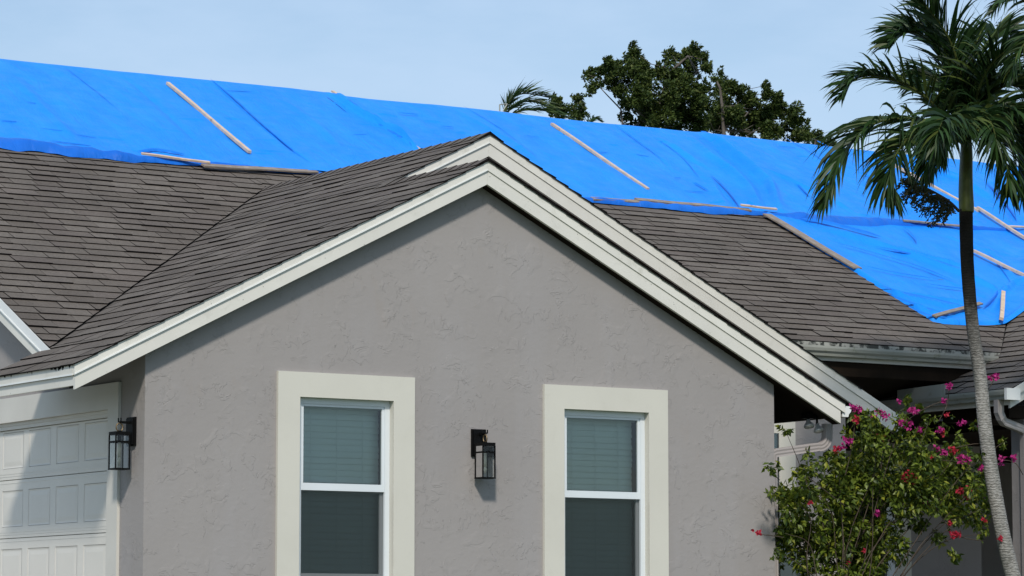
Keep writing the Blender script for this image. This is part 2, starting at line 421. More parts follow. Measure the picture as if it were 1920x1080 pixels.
# ---- roof decks (slabs under the shingles)
def deck(poly, mat=(M_under, M_soffit), th=0.13, off=0.012):
    P = [Vector(q) for q in poly]
    n = (P[1] - P[0]).cross(P[2] - P[1]).normalized()
    if n.z < 0: P.reverse(); n = -n
    mb = MB(); k = len(P); T = [q - n * off for q in P]; B = [q - n * off - Vector((0, 0, th)) for q in P]
    fs = [(tuple(range(k)))]; mb.add(T + B, fs, 0)
    b = 0
    mb.f.append([k + i for i in range(k - 1, -1, -1)]); mb.m.append(1)
    for i in range(k):
        j = (i + 1) % k; mb.f.append([i, k + i, k + j, j]); mb.m.append(1)
    return mb.build('roof', list(mat), house)
PL = lambda x, y: (x, y, ZL(x)); PM = lambda x, y: (x, y, ZM(y)); PR = lambda x, y: (x, y, ZR(x))
PFR = lambda x, y: (x, y, ZFR(x)); PRR = lambda x, y: (x, y, ZRR(x))
deck([PL(EL + .02, YF + .03), PL(FA[0], YF + .03), PL(FA[0], FA[0] + 1.754), PL(-.1, 1.66), PL(-.2, 1.78), PL(EL + .02, 1.78)])
deck([PL(FA[0], YR + .03), PL(RA[0], YR + .03), PL(RA[0], RA[0] + 1.754), PL(FA[0], FA[0] + 1.754)])
deck([PFR(FA[0], YF + .03), PFR(ERF - .02, YF + .03), PFR(ERF - .02, 1.85), PFR(FA[0], 1.85)])
deck([PRR(RA[0], YR + .03), PRR(ERR - .02, YR + .03), PRR(ERR - .02, 3.0), PRR(8.2, 2.88), PRR(RA[0], 11.08 - RA[0])])
deck([PM(-.17, 1.60), PM(RA[0], RA[0] + 1.754), PM(RA[0], RIDGE), PM(-.17, RIDGE)])
deck([PM(8.2, EM + .02), PM(12.5, EM + .02), PM(16.93, 7.31), PM(20.2, 10.58 - .38), PM(RA[0], RIDGE), PM(RA[0], 6.42)])
deck([PR(12.5, 1.48), PR(16.4, 1.48), PR(16.4, 6.78), PR(12.5, 2.88)])
deck([PR(11.42, 1.48), PR(12.5, 1.48), PR(12.5, 4.6), PR(11.42, 4.6)])
deck([(16.4, 1.48, ZR(16.4)), (20.3, 1.48, ZR(16.4) - 1.95), (20.3, 6.78, ZR(16.4) - 1.95), (16.4, 6.78, ZR(16.4))])
deck([(-.17, RIDGE, ZM(RIDGE)), (20.2, RIDGE, ZM(RIDGE)), (20.2, 18.2, ZM(RIDGE) - 4), (-.17, 18.2, ZM(RIDGE) - 4)])

# ---- shingles
LAP = 0.04
def clip_poly(poly, region):
    out_ = poly
    n = len(region)
    for i in range(n):
        a, b = region[i], region[(i + 1) % n]
        ex, ey = b[0] - a[0], b[1] - a[1]
        inp = out_; out_ = []
        if not inp: return []
        for k in range(len(inp)):
            p_, q_ = inp[k], inp[(k + 1) % len(inp)]
            dp = ex * (p_[1] - a[1]) - ey * (p_[0] - a[0]); dq = ex * (q_[1] - a[1]) - ey * (q_[0] - a[0])
            if dp >= 0: out_.append(p_)
            if (dp >= 0) != (dq >= 0):
                t_ = dp / (dp - dq); out_.append((p_[0] + t_ * (q_[0] - p_[0]), p_[1] + t_ * (q_[1] - p_[1])))
    return out_
def area(poly):
    return 0.5 * sum(poly[i][0] * poly[(i + 1) % len(poly)][1] - poly[(i + 1) % len(poly)][0] * poly[i][1] for i in range(len(poly)))
shing = []      # (area on screen, whole?, frame, poly, v0, widthindex)
def field(O, u, v, region, hidden=None, seed=0, wid=(0.26, 0.46), EXP=0.178):
    """courses of shingle tabs over a convex region given in (u, v) metres on the plane"""
    O = Vector(O); u = Vector(u).normalized(); v = Vector(v).normalized(); n = u.cross(v)
    if n.z < 0: n = -n
    if area(region) < 0: region = region[::-1]
    r = random.Random(seed)
    vmin = min(q[1] for q in region); vmax = max(q[1] for q in region); umin = min(q[0] for q in region); umax = max(q[0] for q in region)
    k = 0; v0 = vmin
    while v0 < vmax:
        uu = umin - r.uniform(0, .3); wob = r.uniform(0, 50)
        while uu < umax:
            wd = r.choice((0.27, 0.33, 0.39, 0.45)) if wid is None else r.choice(WIDTHS)
            jit = 0.007 * mnoise.noise(Vector((uu * 0.9, v0 * 3.1, wob * 0.1 + seed))) + r.uniform(-.003, .003)
            a, b = v0 + jit, v0 + jit + EXP + LAP
            rect = [(uu + .0036, a), (uu + wd - .0036, a), (uu + wd - .0036, b), (uu + .0036, b)]
            cl = clip_poly(rect, region)
            if len(cl) >= 3 and abs(area(cl)) > 0.0006:
                whole = abs(abs(area(cl)) - abs(area(rect))) < 1e-6
                c = O + u * (uu + wd / 2) + v * (a + EXP / 2)
                vis = not (hidden and hidden(c))
                shing.append([c, whole and vis, O, u, v, n, cl, a, wd, uu, r.uniform(-.0015, .003), EXP])
            uu += wd
        v0 += EXP; k += 1
WIDTHS = (0.28, 0.34, 0.34, 0.40, 0.46)
C5 = math.sqrt(1.25)
def slope_uv(pts): return [(a, b * C5) for a, b in pts]
# main roof, left of the wing: u = x, v = (y - 1.55) * C5
y0 = 1.54
field((0, y0, ZM(y0)), (1, 0, 0), (0, 1, S), slope_uv([(-.20, 1.580 - y0), (-.20, 7.4 - y0), (RA[0], 7.4 - y0), (RA[0], RA[0] + 1.776 - y0)]), seed=1)
field((0, EM, ZM(EM)), (1, 0, 0), (0, 1, S), slope_uv([(8.21, 0), (12.49, 0), (16.9, 7.3 - EM + .08), (RA[0], 7.4 - EM), (RA[0], 6.43 - EM)]),
      hidden=lambda c: c.x > 12.2 or c.x < 9, seed=2)
# wing left slope: u = y (reversed so that the normal is up), v = (x - EL) * C5
vl = lambda x: (x - EL) * C5
field((EL, 0, ZL(EL)), (0, 1, 0), (1, 0, S), [(-.185, vl(EL - .02)), (1.79, vl(EL - .02)), (1.79, vl(-.14)), (-.185, vl(-.14))], seed=3, EXP=0.218)
k0 = vl(-.14)
field((EL, 0, ZL(EL)), (0, 1, 0), (1, 0, S), [(-.185, k0), (-.14 + 1.732, k0), (FA[0] + 1.732, vl(FA[0])), (-.185, vl(FA[0]))], seed=4, EXP=0.218)
field((EL, 0, ZL(EL)), (0, 1, 0), (1, 0, S), [(1.675, vl(FA[0])), (FA[0] + 1.732, vl(FA[0])), (RA[0] + 1.732, vl(RA[0])), (1.675, vl(RA[0]))], seed=5, EXP=0.218)
# right slopes of the wing (seen only from the side)
field((ERF, 0, ZFR(ERF)), (0, 1, 0), (-1, 0, S), [(-.185, 0), (1.85, 0), (1.85, (ERF - FA[0]) * C5), (-.185, (ERF - FA[0]) * C5)], hidden=lambda c: True, seed=6)
field((ERR, 0, ZRR(ERR)), (0, 1, 0), (-1, 0, S), [(1.675, 0), (1.675, (ERR - RA[0]) * C5), (11.07 - RA[0], (ERR - RA[0]) * C5), (2.9, (ERR - 8.2) * C5), (2.9, 0)], hidden=lambda c: True, seed=7)
# porch wing
XP = 11.40; vp = lambda x: (x - XP) * C5
field((XP, 0, ZR(XP)), (0, 1, 0), (1, 0, S), [(1.46, 0), (4.5, 0), (4.5, vp(12.5)), (1.46, vp(12.5))], hidden=lambda c: c.y > 2.7, seed=8)
field((XP, 0, ZR(XP)), (0, 1, 0), (1, 0, S), [(1.46, vp(12.5)), (12.5 - 9.63, vp(12.5)), (16.4 - 9.63, vp(16.4)), (1.46, vp(16.4))], hidden=lambda c: c.x > 13.6, seed=9)

def shingle_pts(cl, a, EXP, vr):
    top = []; bot = []
    for (q, s_) in cl:
        f_ = (s_ - a) / (EXP + LAP); tk = (0.0185 if EXP < .2 else 0.0150) * vr; h = tk - (tk - .003) * f_
        top.append(h); bot.append(max(h - tk + .0035, -0.004))
    return top, bot
def add_shingle(mb, cl, a, fn, dz=0.0, EXP=.178, vr=1.0):
    top, bot = shingle_pts(cl, a, EXP, vr); n = len(cl)
    vs_ = [fn(q[0], q[1], t_ + dz) for q, t_ in zip(cl, top)] + [fn(q[0], q[1], t_) for q, t_ in zip(cl, bot)]
    b = len(mb.v); mb.v += [tuple(x) for x in vs_]
    flip = fn(0, 0, 0)
    mb.f.append([b + i for i in range(n)]); mb.m.append(0)
    for i in range(n):
        j = (i + 1) % n; mb.f.append([b + j, b + i, b + n + i, b + n + j]); mb.m.append(1)
def screen_area(s):
    c, ok, O, u, v, n, cl, a, wd, uu, dz, EXP = s
    P = [proj(O + u * q[0] + v * q[1]) for q in cl[:4]]
    if not all(2 < x < 1918 and 2 < y < 1078 for x, y in P): return 0
    return abs(area(P))
cand = sorted([s for s in shing if s[1]], key=lambda s: -screen_area(s))[:300]
cid = set(id(s) for s in cand)
rest = MB(); protos = {}
for s in shing:
    c, ok, O, u, v, n, cl, a, wd, uu, dz, EXP = s
    if id(s) in cid:
        vr = random.choice((.82, .94, 1.06, 1.20)); key = (round(wd, 3), EXP, vr)
        if key not in protos:
            mb = MB(); rect = [(.0036, 0), (wd - .0036, 0), (wd - .0036, EXP + LAP), (.0036, EXP + LAP)]
            add_shingle(mb, rect, 0, lambda q, s_, h: (q, s_, h), 0, EXP, vr)
            o = mb.build('shingle', [M_shingle, M_edge], house); protos[key] = o.data
        else:
            o = bpy.data.objects.new('shingle', protos[key]); col.objects.link(o); o.parent = house
        uu_dir = u; R3 = Matrix((u, v, n)).transposed()
        if R3.determinant() < 0:      # keep a right-handed frame: run u backwards
            R3 = Matrix((-u, v, n)).transposed(); base = O + u * (uu + wd) + v * a
        else: base = O + u * uu + v * a
        o.matrix_local = Matrix.Translation(base + n * dz) @ R3.to_4x4() @ Matrix.Rotation(random.uniform(-.006, .006), 4, 'X')
    else:
        add_shingle(rest, cl, a, (lambda O, u, v, n: lambda q, s_, h: O + u * q + v * s_ + n * h)(O, u, v, n), dz, EXP, random.choice((.82, .94, 1.06, 1.20)))
# ridge caps
def caps(x, z, ya, yb, sx=0.13):
    y = ya; 
    while y < yb:
        h = 0.030; l = 0.23
        pts = [(x - sx, y, z - S * sx + .022), (x, y, z + .032), (x + sx, y, z - S * sx + .022), (x + sx, y + l, z - S * sx + .012), (x, y + l, z + .022), (x - sx, y + l, z - S * sx + .012)]
        b = len(rest.v); rest.v += pts
        rest.f += [[b, b + 1, b + 4, b + 5], [b + 1, b + 2, b + 3, b + 4]]; rest.m += [0, 0]
        low = [(px, py, pz - .014) for px, py, pz in pts[:3]]; b2 = len(rest.v); rest.v += low
        rest.f += [[b, b2, b2 + 1, b + 1], [b + 1, b2 + 1, b2 + 2, b + 2]]; rest.m += [1, 1]
        y += 0.19
caps(FA[0], FA[1], -.185, 1.70); caps(RA[0], RA[1], 1.675, 6.5)
tag(rest.build('shingles', [M_shingle, M_edge], house), kind='stuff')
# dark metal valleys
for a, b in (((-.15, 1.604), (RA[0], RA[0] + 1.754)), ((12.5, 2.881), (16.3, 6.681))):
    f_ = (lambda x: ZL(x)) if a[0] < 5 else (lambda x: ZR(x)); vb = MB()
    vb.bar((a[0], a[1], f_(a[0]) - .004), (b[0], b[1], f_(b[0]) - .004), .05, .006)
    vb.build('valley_flashing', M_under, house)

# ---- fascia boards: two steps, drip lip between them
def rake_x(x0, x1, zf, yo, mat=None, lowcut=0.0):
    """rake board in a plane of constant y, outer face at yo"""
    def part(name, t0, t1, ya, yb, m, xa, xb):
        mb = MB(); P = [(xa, zf(xa) - t0), (xb, zf(xb) - t0), (xb, zf(xb) - t1), (xa, zf(xa) - t1)]
        mb.prism([(x, ya, z) for x, z in P], (0, yb - ya, 0)); return mb.build(name, m, house)
    part('fascia_board', -.004, .088, yo, yo + .032, M_fascia, x0, x1)
    if zf is ZL: part('drip_edge', .076, .088, yo - .007, yo - .0005, M_lip, x0, x1)
    part('fascia_board', .0885, .219, yo + .012, yo + .045, M_fascia2, x0 + (.012 if x0 == EL else 0), x1 - (.05 if x1 > 7 else 0))
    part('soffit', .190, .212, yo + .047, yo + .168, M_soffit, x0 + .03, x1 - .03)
rake_x(EL, FA[0] - .0008, ZL, YF); rake_x(FA[0] + .0008, ERF, ZFR, YF)
rake_x(2.9, RA[0] - .0008, ZL, YR); rake_x(RA[0] + .0008, ERR, ZRR, YR)
# wing left eave
mb = MB(); mb.box((EL - .002, YF + .033, ZL(EL) - .088), (EL + .03, 1.78, ZL(EL) - .002)); fe = mb.build('fascia_board', M_fascia2, house)
mb = MB()
for i in range(26):          # mould that has run down from the shingle edge
    y = random.choice((random.uniform(-.1, .35), random.uniform(-.1, 1.7))); h = random.uniform(.008, .035); ww = random.uniform(.012, .05)
    mb.add([(EL - .0045, y, ZL(EL)), (EL - .0045, y + ww, ZL(EL)), (EL - .0045, y + ww * .6, ZL(EL) - h), (EL - .0045, y + ww * .3, ZL(EL) - h * .8)], [(0, 3, 2, 1)])
mb.build('mould_stain', M_edge, house)
mb = MB(); mb.box((EL - .010, YF + .033, ZL(EL) - .092), (EL - .0025, 1.78, ZL(EL) - .078)); mb.build('drip_edge', M_lip, house)
mb = MB(); mb.box((EL + .012, YF + .046, ZL(EL) - .178), (EL + .045, 1.78, ZL(EL) - .0925)); mb.build('fascia_board', M_fascia2, house)
# main left rake (faces the drive)
def rake_y(x, ya, yb):
    def part(name, t0, t1, xa, xb, m, a=ya, b=yb):
        mb = MB(); mb.prism([(xa, a, ZM(a) - t0), (xa, b, ZM(b) - t0), (xa, b, ZM(b) - t1), (xa, a, ZM(a) - t1)], (xb - xa, 0, 0)); mb.build(name, m, house)
    part('fascia_board', -.004, .105, x, x + .03, M_lip)
    part('drip_edge', .093, .106, x - .007, x - .0005, M_lip)
    part('fascia_board', .1065, .215, x + .012, x + .044, M_fascia, ya + .16)
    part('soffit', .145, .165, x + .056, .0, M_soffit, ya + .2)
rake_y(-.205, 1.56, RIDGE)

# ---- gutters and downspouts
GP = [(0, .11), (0, 0), (.075, 0), (.085, .03), (.108, .052), (.118, .085), (.118, .108), (.106, .108)]
def gutter(name, a, b, outw, mat=M_gutter):
    """K-profile trough from a to b (back bottom edge), outw = outward horizontal unit vector"""
    a = Vector(a); b = Vector(b); o_ = Vector(outw); mb = MB(); z = Vector((0, 0, 1)); t_ = .004
    inner = [(t_, .108), (t_, t_), (.073, t_), (.081, .033), (.104, .055), (.114, .087), (.114, .104), (.106, .104)]
    prof = GP + inner[::-1]; n = len(prof)
    A = [a + o_ * q[0] + z * q[1] for q in prof]; B = [b + o_ * q[0] + z * q[1] for q in prof]
    mb.add(A + B, [(i, (i + 1) % n, n + (i + 1) % n, n + i) for i in range(n)])
    for P in (A, B): mb.add([P[i] for i in range(8)], [tuple(range(8))])
    return mb.build(name, mat, house)
gutter('gutter', (8.3, EM - .012, ZM(EM) - .155), (12.42, EM - .012, ZM(EM) - .155), (0, -1, 0))
mb = MB(); mb.box((8.25, EM - .010, ZM(EM) - .20), (12.48, EM + .015, ZM(EM) - .06)); mb.build('fascia_board', M_fascia2, house)
mb = MB(); mb.box((8.25, EM - .030, ZM(EM) - .058), (12.46, EM + .010, ZM(EM) + .004)); mb.build('drip_edge', M_mould, house)
gutter('gutter', (ERF - .02, YF + .02, ZFR(ERF) - .125), (ERF - .02, 1.6, ZFR(ERF) - .125), (1, 0, 0), M_lip)
gutter('gutter', (XP - .02, 1.42, ZR(XP) - .115), (XP - .02, 4.4, ZR(XP) - .115), (-1, 0, 0))
mb = MB(); mb.box((XP - .015, 1.49, ZR(XP) - .17), (XP + .02, 4.4, ZR(XP) - .02)); mb.build('fascia_board', M_fascia2, house)
mb = MB(); mb.prism([(XP - .118, 2.46, ZR(XP) - .02), (XP - .118, 3.30, ZR(XP) - .02), (XP - .118, 3.30, ZR(XP) + .10), (XP - .118, 2.46, ZR(XP) + .12)], (-.006, 0, 0))
mb.box((XP - .12, 2.46, ZR(XP) + .06), (XP - .02, 2.466, ZR(XP) + .118)); mb.build('splash_guard', M_gutter, house)
for t0, t1, ya, m in ((-.004, .088, 1.44, M_fascia), (.0885, .20, 1.475, M_fascia2)):
    mb = MB(); P = [(XP - .02, ZR(XP - .02) - t0), (16.4, ZR(16.4) - t0), (16.4, ZR(16.4) - t1), (XP - .02, ZR(XP - .02) - t1)]
    mb.prism([(x, ya, z) for x, z in P], (0, .03, 0)); mb.build('fascia_board', m, house)
mb = MB(); mb.box((XP - .14, 1.395, ZR(XP) - .125), (XP + .06, 1.436, ZR(XP) + .005)); mb.build('gutter_end_cap', M_lip, house)
def spout(path, w_, d_, name='downspout'):
    mb = MB(); P = [Vector(q) for q in path]; n = len(P); vs_ = []
    # ribbed rectangular section
    sec = []
    for i in range(6): sec.append((-w_ / 2 + w_ * i / 5.0, -d_ / 2 - (.004 if i % 2 else 0)))
    for i in range(6): sec.append((w_ / 2 - w_ * i / 5.0, d_ / 2 + (.004 if i % 2 else 0)))
    k = len(sec)
    for i in range(n):
        t_ = (P[min(i + 1, n - 1)] - P[max(i - 1, 0)]).normalized(); u_ = Vector((0, 1, 0)); u_ = (u_ - t_ * u_.dot(t_)).normalized(); w2 = t_.cross(u_)
        for a, b in sec: vs_.append(P[i] + w2 * a + u_ * b)
    mb.add(vs_, [(i * k + j, i * k + (j + 1) % k, (i + 1) * k + (j + 1) % k, (i + 1) * k + j) for i in range(n - 1) for j in range(k)] + [tuple(range(k)), tuple(range((n - 1) * k, n * k))])
    return mb.build(name, M_down, house)
def arc(c, r, a0, a1, n, yv):
    return [(c[0] + r * math.cos(a0 + (a1 - a0) * i / n), yv, c[1] + r * math.sin(a0 + (a1 - a0) * i / n)) for i in range(n + 1)]
dy = 0.10
spout([(7.70, dy, 2.32), (7.70, dy, 2.22)] + arc((7.58, 2.20), .12, 0, -math.pi / 2 - .14, 8, dy)[1:] + [(7.03, dy, 2.005), (7.00, dy, 1.99), (6.995, dy, 1.94), (6.995, dy, 0.1)], .085, .065)
spout([(XP - .06, 1.62, 2.80), (XP - .06, 1.62, 2.66), (XP - .03, 1.62, 2.60), (XP + .04, 1.66, 2.56), (XP + .36, 1.74, 2.50), (XP + .44, 1.76, 2.44), (XP + .46, 1.78, 0.1)], .085, .065)

# ---- windows
def window(x0, x1, y=0.0, screen=True, blind_seed=0):
    T = 0.224; top = WZ1; bot = WZ0
    # cream surround, four boards butted
    sr = MB()
    sr.box((x0 - T, y - .032, top), (x1 + T, y + .0, top + .223)); sr.box((x0 - T, y - .032, bot - .2), (x0, y, top)); sr.box((x1, y - .032, bot - .2), (x1 + T, y, top))
    sr.box((x0, y - .032, bot - .2), (x1, y, bot))
    wo = sr.build('window', M_trim, house)
    rv = MB()    # reveal lining
    rv.box((x0 - .004, y - .0325, bot), (x0 + .003, y + .12, top)); rv.box((x1 - .003, y - .0325, bot), (x1 + .004, y + .12, top)); rv.box((x0 + .003, y - .0325, top - .003), (x1 - .003, y + .12, top + .004)); rv.box((x0 + .003, y - .03, bot - .004), (x1 - .003, y + .12, bot + .003))
    rv.build('reveal', M_trim, wo)
    ya = y + .040; fx0, fx1, fz0, fz1 = x0 + .004, x1 - .004, bot + .004, top - .004
    fr = MB(); w_ = .052
    fr.box((fx0, ya, fz0), (fx0 + w_, ya + .075, fz1)); fr.box((fx1 - w_, ya, fz0), (fx1, ya + .075, fz1)); fr.box((fx0 + w_, ya, fz1 - w_), (fx1 - w_, ya + .075, fz1)); fr.box((fx0 + w_, ya, fz0), (fx1 - w_, ya + .075, fz0 + w_))
    fr.build('frame', M_vinyl, wo)
    mid = 1.548
    def sash(za, zb, yy, sw, rail_t, rail_b):
        s_ = MB(); a, b = fx0 + w_ + .0005, fx1 - w_ - .0005
        s_.box((a, yy, za), (a + sw, yy + .03, zb)); s_.box((b - sw, yy, za), (b, yy + .03, zb))
        s_.box((a + sw, yy, zb - rail_t), (b - sw, yy + .03, zb)); s_.box((a + sw, yy, za), (b - sw, yy + .03, za + rail_b))
        s_.build('sash', M_vinyl, wo)
        g_ = MB(); q0_, q1_, q2_, q3_ = a + sw - .002, b - sw + .002, za + rail_b - .002, zb - rail_t + .002; g_.add([(q0_, yy + .016, q2_), (q1_, yy + .016, q2_), (q1_, yy + .016, q3_), (q0_, yy + .016, q3_)], [(0, 1, 2, 3)]); g_.build('pane', M_glass, wo)
    sash(mid - .045, fz1 - w_ - .0005, ya + .008, .026, .022, .066)
    sash(fz0 + w_ + .0005, mid - .046, ya + .040, .028, .012, .076)
    if screen:
        sc = MB(); sc.add([(fx0 + w_ + .002, ya + .022, fz0 + w_ + .002), (fx1 - w_ - .002, ya + .022, fz0 + w_ + .002), (fx1 - w_ - .002, ya + .022, mid - .047), (fx0 + w_ + .002, ya + .022, mid - .047)], [(0, 1, 2, 3)]); sc.build('insect_screen', M_screen, wo)
        sf = MB(); sf.box((fx0 + w_ + .002, ya + .020, fz0 + w_), (fx1 - w_ - .002, ya + .0245, fz0 + w_ + .018)); sf.build('screen_frame', M_vinyl, wo)
    # blind
    r = random.Random(blind_seed); z = fz1 - .09; i = 0; yb = ya + .14
    hd = MB(); hd.box((fx0 + .03, yb - .02, fz1 - .085), (fx1 - .03, yb + .03, fz1 - .05)); hd.build('blind_rail', M_slat, wo)
    proto = None
    a, b = fx0 + .025, fx1 - .025 - (.035 if blind_seed else .015)
    while z > fz0 + .05:
        if proto is None:
            mb = MB(); hw = .034; tl = math.radians(80); cy, cz = math.cos(tl) * hw, math.sin(tl) * hw
            L = b - a; n = 4; top_ = []
            for k in range(n + 1):
                f_ = k / n * 2 - 1; bow = .004 * (1 - f_ * f_)
                top_.append((f_ * cy - bow * math.sin(tl), f_ * cz + bow * math.cos(tl)))
            vs_ = []; 
            for X in (-L / 2, L / 2):
                for (q, s_) in top_: vs_.append((X, q, s_))
                for (q, s_) in top_: vs_.append((X, q + .002, s_ - .001))
            m_ = n + 1; fs = []
            for k in range(n):
                fs += [(k, k + 1, 2 * m_ + k + 1, 2 * m_ + k), (m_ + k + 1, m_ + k, 3 * m_ + k, 3 * m_ + k + 1)]
            fs += [(0, 2 * m_, 3 * m_, m_), (m_ - 1, 2 * m_ - 1, 4 * m_ - 1, 3 * m_ - 1)]
            mb.add(vs_, fs); proto = mb.build('slat', M_slat, wo); o = proto
        else:
            o = proto.copy(); col.objects.link(o); o.parent = wo
        o.location = ((a + b) / 2 + r.uniform(-.004, .004), yb, z); o.rotation_euler = (r.uniform(-.06, .06), r.uniform(-.003, .003), 0)
        z -= .0575; i += 1
    cdm = MB()
    for f_ in (.2, .5, .8): cdm.box((a + (b - a) * f_ - .0015, yb - .034, fz0 + .06), (a + (b - a) * f_ + .0015, yb - .031, fz1 - .09))
    cdm.build('blind_cord', M_slat, wo)
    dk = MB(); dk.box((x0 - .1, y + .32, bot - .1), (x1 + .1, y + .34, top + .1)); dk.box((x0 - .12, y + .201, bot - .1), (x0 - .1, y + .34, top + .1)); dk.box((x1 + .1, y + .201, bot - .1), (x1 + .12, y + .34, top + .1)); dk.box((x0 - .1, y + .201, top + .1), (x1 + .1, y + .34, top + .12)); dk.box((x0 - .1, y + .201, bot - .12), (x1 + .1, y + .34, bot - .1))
    dk.build('dark_backing', M_dark, wo)  # added dark box behind the blinds, stops light leaking in
for i, (a, b) in enumerate(WIN): window(a, b, 0.0, True, i)
# entry: side window trim on the set-back wall, front door
e = MB(); X0, X1 = 7.25, 8.42; e.box((X0, 1.828, .5), (X0 + .22, 1.86, 2.56)); e.box((X1, 1.828, .5), (X1 + .22, 1.86, 2.56)); e.box((X0 + .22, 1.828, 2.34), (X1, 1.86, 2.56))
wo = e.build('window', M_trim, house)
e = MB(); e.box((X0 + .22, 1.836, .5), (X1, 1.85, 2.34)); e.build('pane', M_glass, wo)
e = MB(); e.box((X0 + .22, 1.852, .5), (X1, 1.859, 2.34)); e.build('dark_backing', M_dark, wo)  # added dark sheet behind the glass, stands in for the unlit room
e = MB(); e.box((12.202, 6.26, -.02), (13.448, 6.30, 2.299)); dr = e.build('door', M_black, house)
e = MB(); e.box((12.09, YB - .04, -.02), (12.2, YB, 2.4)); e.box((13.45, YB - .04, -.02), (13.58, YB, 2.4)); e.box((12.2, YB - .04, 2.3), (13.45, YB, 2.4)); e.build('door_frame', M_vinyl, dr)
e = MB(); e.box((13.58, YB - .025, -.02), (13.86, YB, 2.4)); e.build('sidelight_panel', M_trim, dr)
e = MB(); e.tube([(12.35, YB + .05, 1.0), (12.35, YB, 1.0), (12.47, YB, 1.0)], .012, 8); e.build('handle', M_brass, dr)

# ---- garage door and its trim
gt = MB(); gt.box((-.028, .475, -.05), (0, GY0, 2.444)); gt.box((-.028, GY0, GZ), (0, GY1, 2.444)); gt.box((-.028, GY1, -.05), (0, GY1 + .215, 2.444))
gt.box((.0005, GY0 - .003, -.05), (.06, GY0 + .004, GZ)); gt.build('garage_door_surround', M_gtrim, house)
gs = MB(); gs.box((.012, GY0 + .004, GZ - .030), (.040, GY1, GZ - .0005)); gs.box((.020, GY0 + .004, GZ - .065), (.040, GY1, GZ - .0305)); gs.build('door_stop', M_gtrim, house)
gd = MB(); gd.box((.075, GY0 + .004, 0), (.085, GY1, GZ - .001)); gdo = gd.build('garage_door', M_door, house)
SEC = .5555; PW = (GY1 - GY0) / 8
pan = None
for r_ in range(4):
    z0 = SEC * r_ + .004; z1 = SEC * (r_ + 1) - .004
    sb = MB(); zp0, zp1 = z0 + .105, z0 + .105 + .345
    # section skin: rails and stiles round the sunk panel fields
    sb.box((.047, GY0 + .004, z0), (.0745, GY1, zp0)); sb.box((.047, GY0 + .004, zp1), (.0745, GY1, min(z1, GZ - .07)))
    ed = [GY0 + .004] + [GY0 + .145 + k * .608 for k in range(8)]
    sb.box((.047, GY0 + .004, zp0), (.0745, GY0 + .145, zp1))
    for k in range(8):
        ya_ = GY0 + .145 + k * .608 + .48; yb_ = min(GY0 + .145 + (k + 1) * .608, GY1)
        sb.box((.047, ya_, zp0), (.0745, yb_, zp1))
    for zz in (z0 + .028, z0 + .052, z1 - .03): sb.box((.0445, GY0 + .005, zz), (.0468, GY1, zz + .012))
    sb.build('section', M_door, gdo)
    for k in range(8):
        if pan is None:
            pm = MB(); w2, h2 = .236, .169
            rings = [(1.0, .0, .0165), (.93, .0, .0155), (.80, .0, .004), (.0, 0, .004)]
            def ring(m_, x): return [(x, -w2 + m_, -h2 + m_), (x, w2 - m_, -h2 + m_), (x, w2 - m_, h2 - m_), (x, -w2 + m_, h2 - m_)]
            R_ = [ring(0, -.0128), ring(.012, -.0095), ring(.022, -.0095), ring(.060, -.0126)]
            vs_ = [q for rr in R_ for q in rr]; fs = []
            for a in range(3):
                for j in range(4): fs.append((a * 4 + j, (a + 1) * 4 + j, (a + 1) * 4 + (j + 1) % 4, a * 4 + (j + 1) % 4))
            fs.append((12, 15, 14, 13)); pm.add(vs_, fs); pan = pm.build('panel', M_door, gdo); o = pan
        else: o = pan.copy(); col.objects.link(o); o.parent = gdo
        o.location = (.060, GY0 + .145 + k * .608 + .24, (zp0 + zp1) / 2)

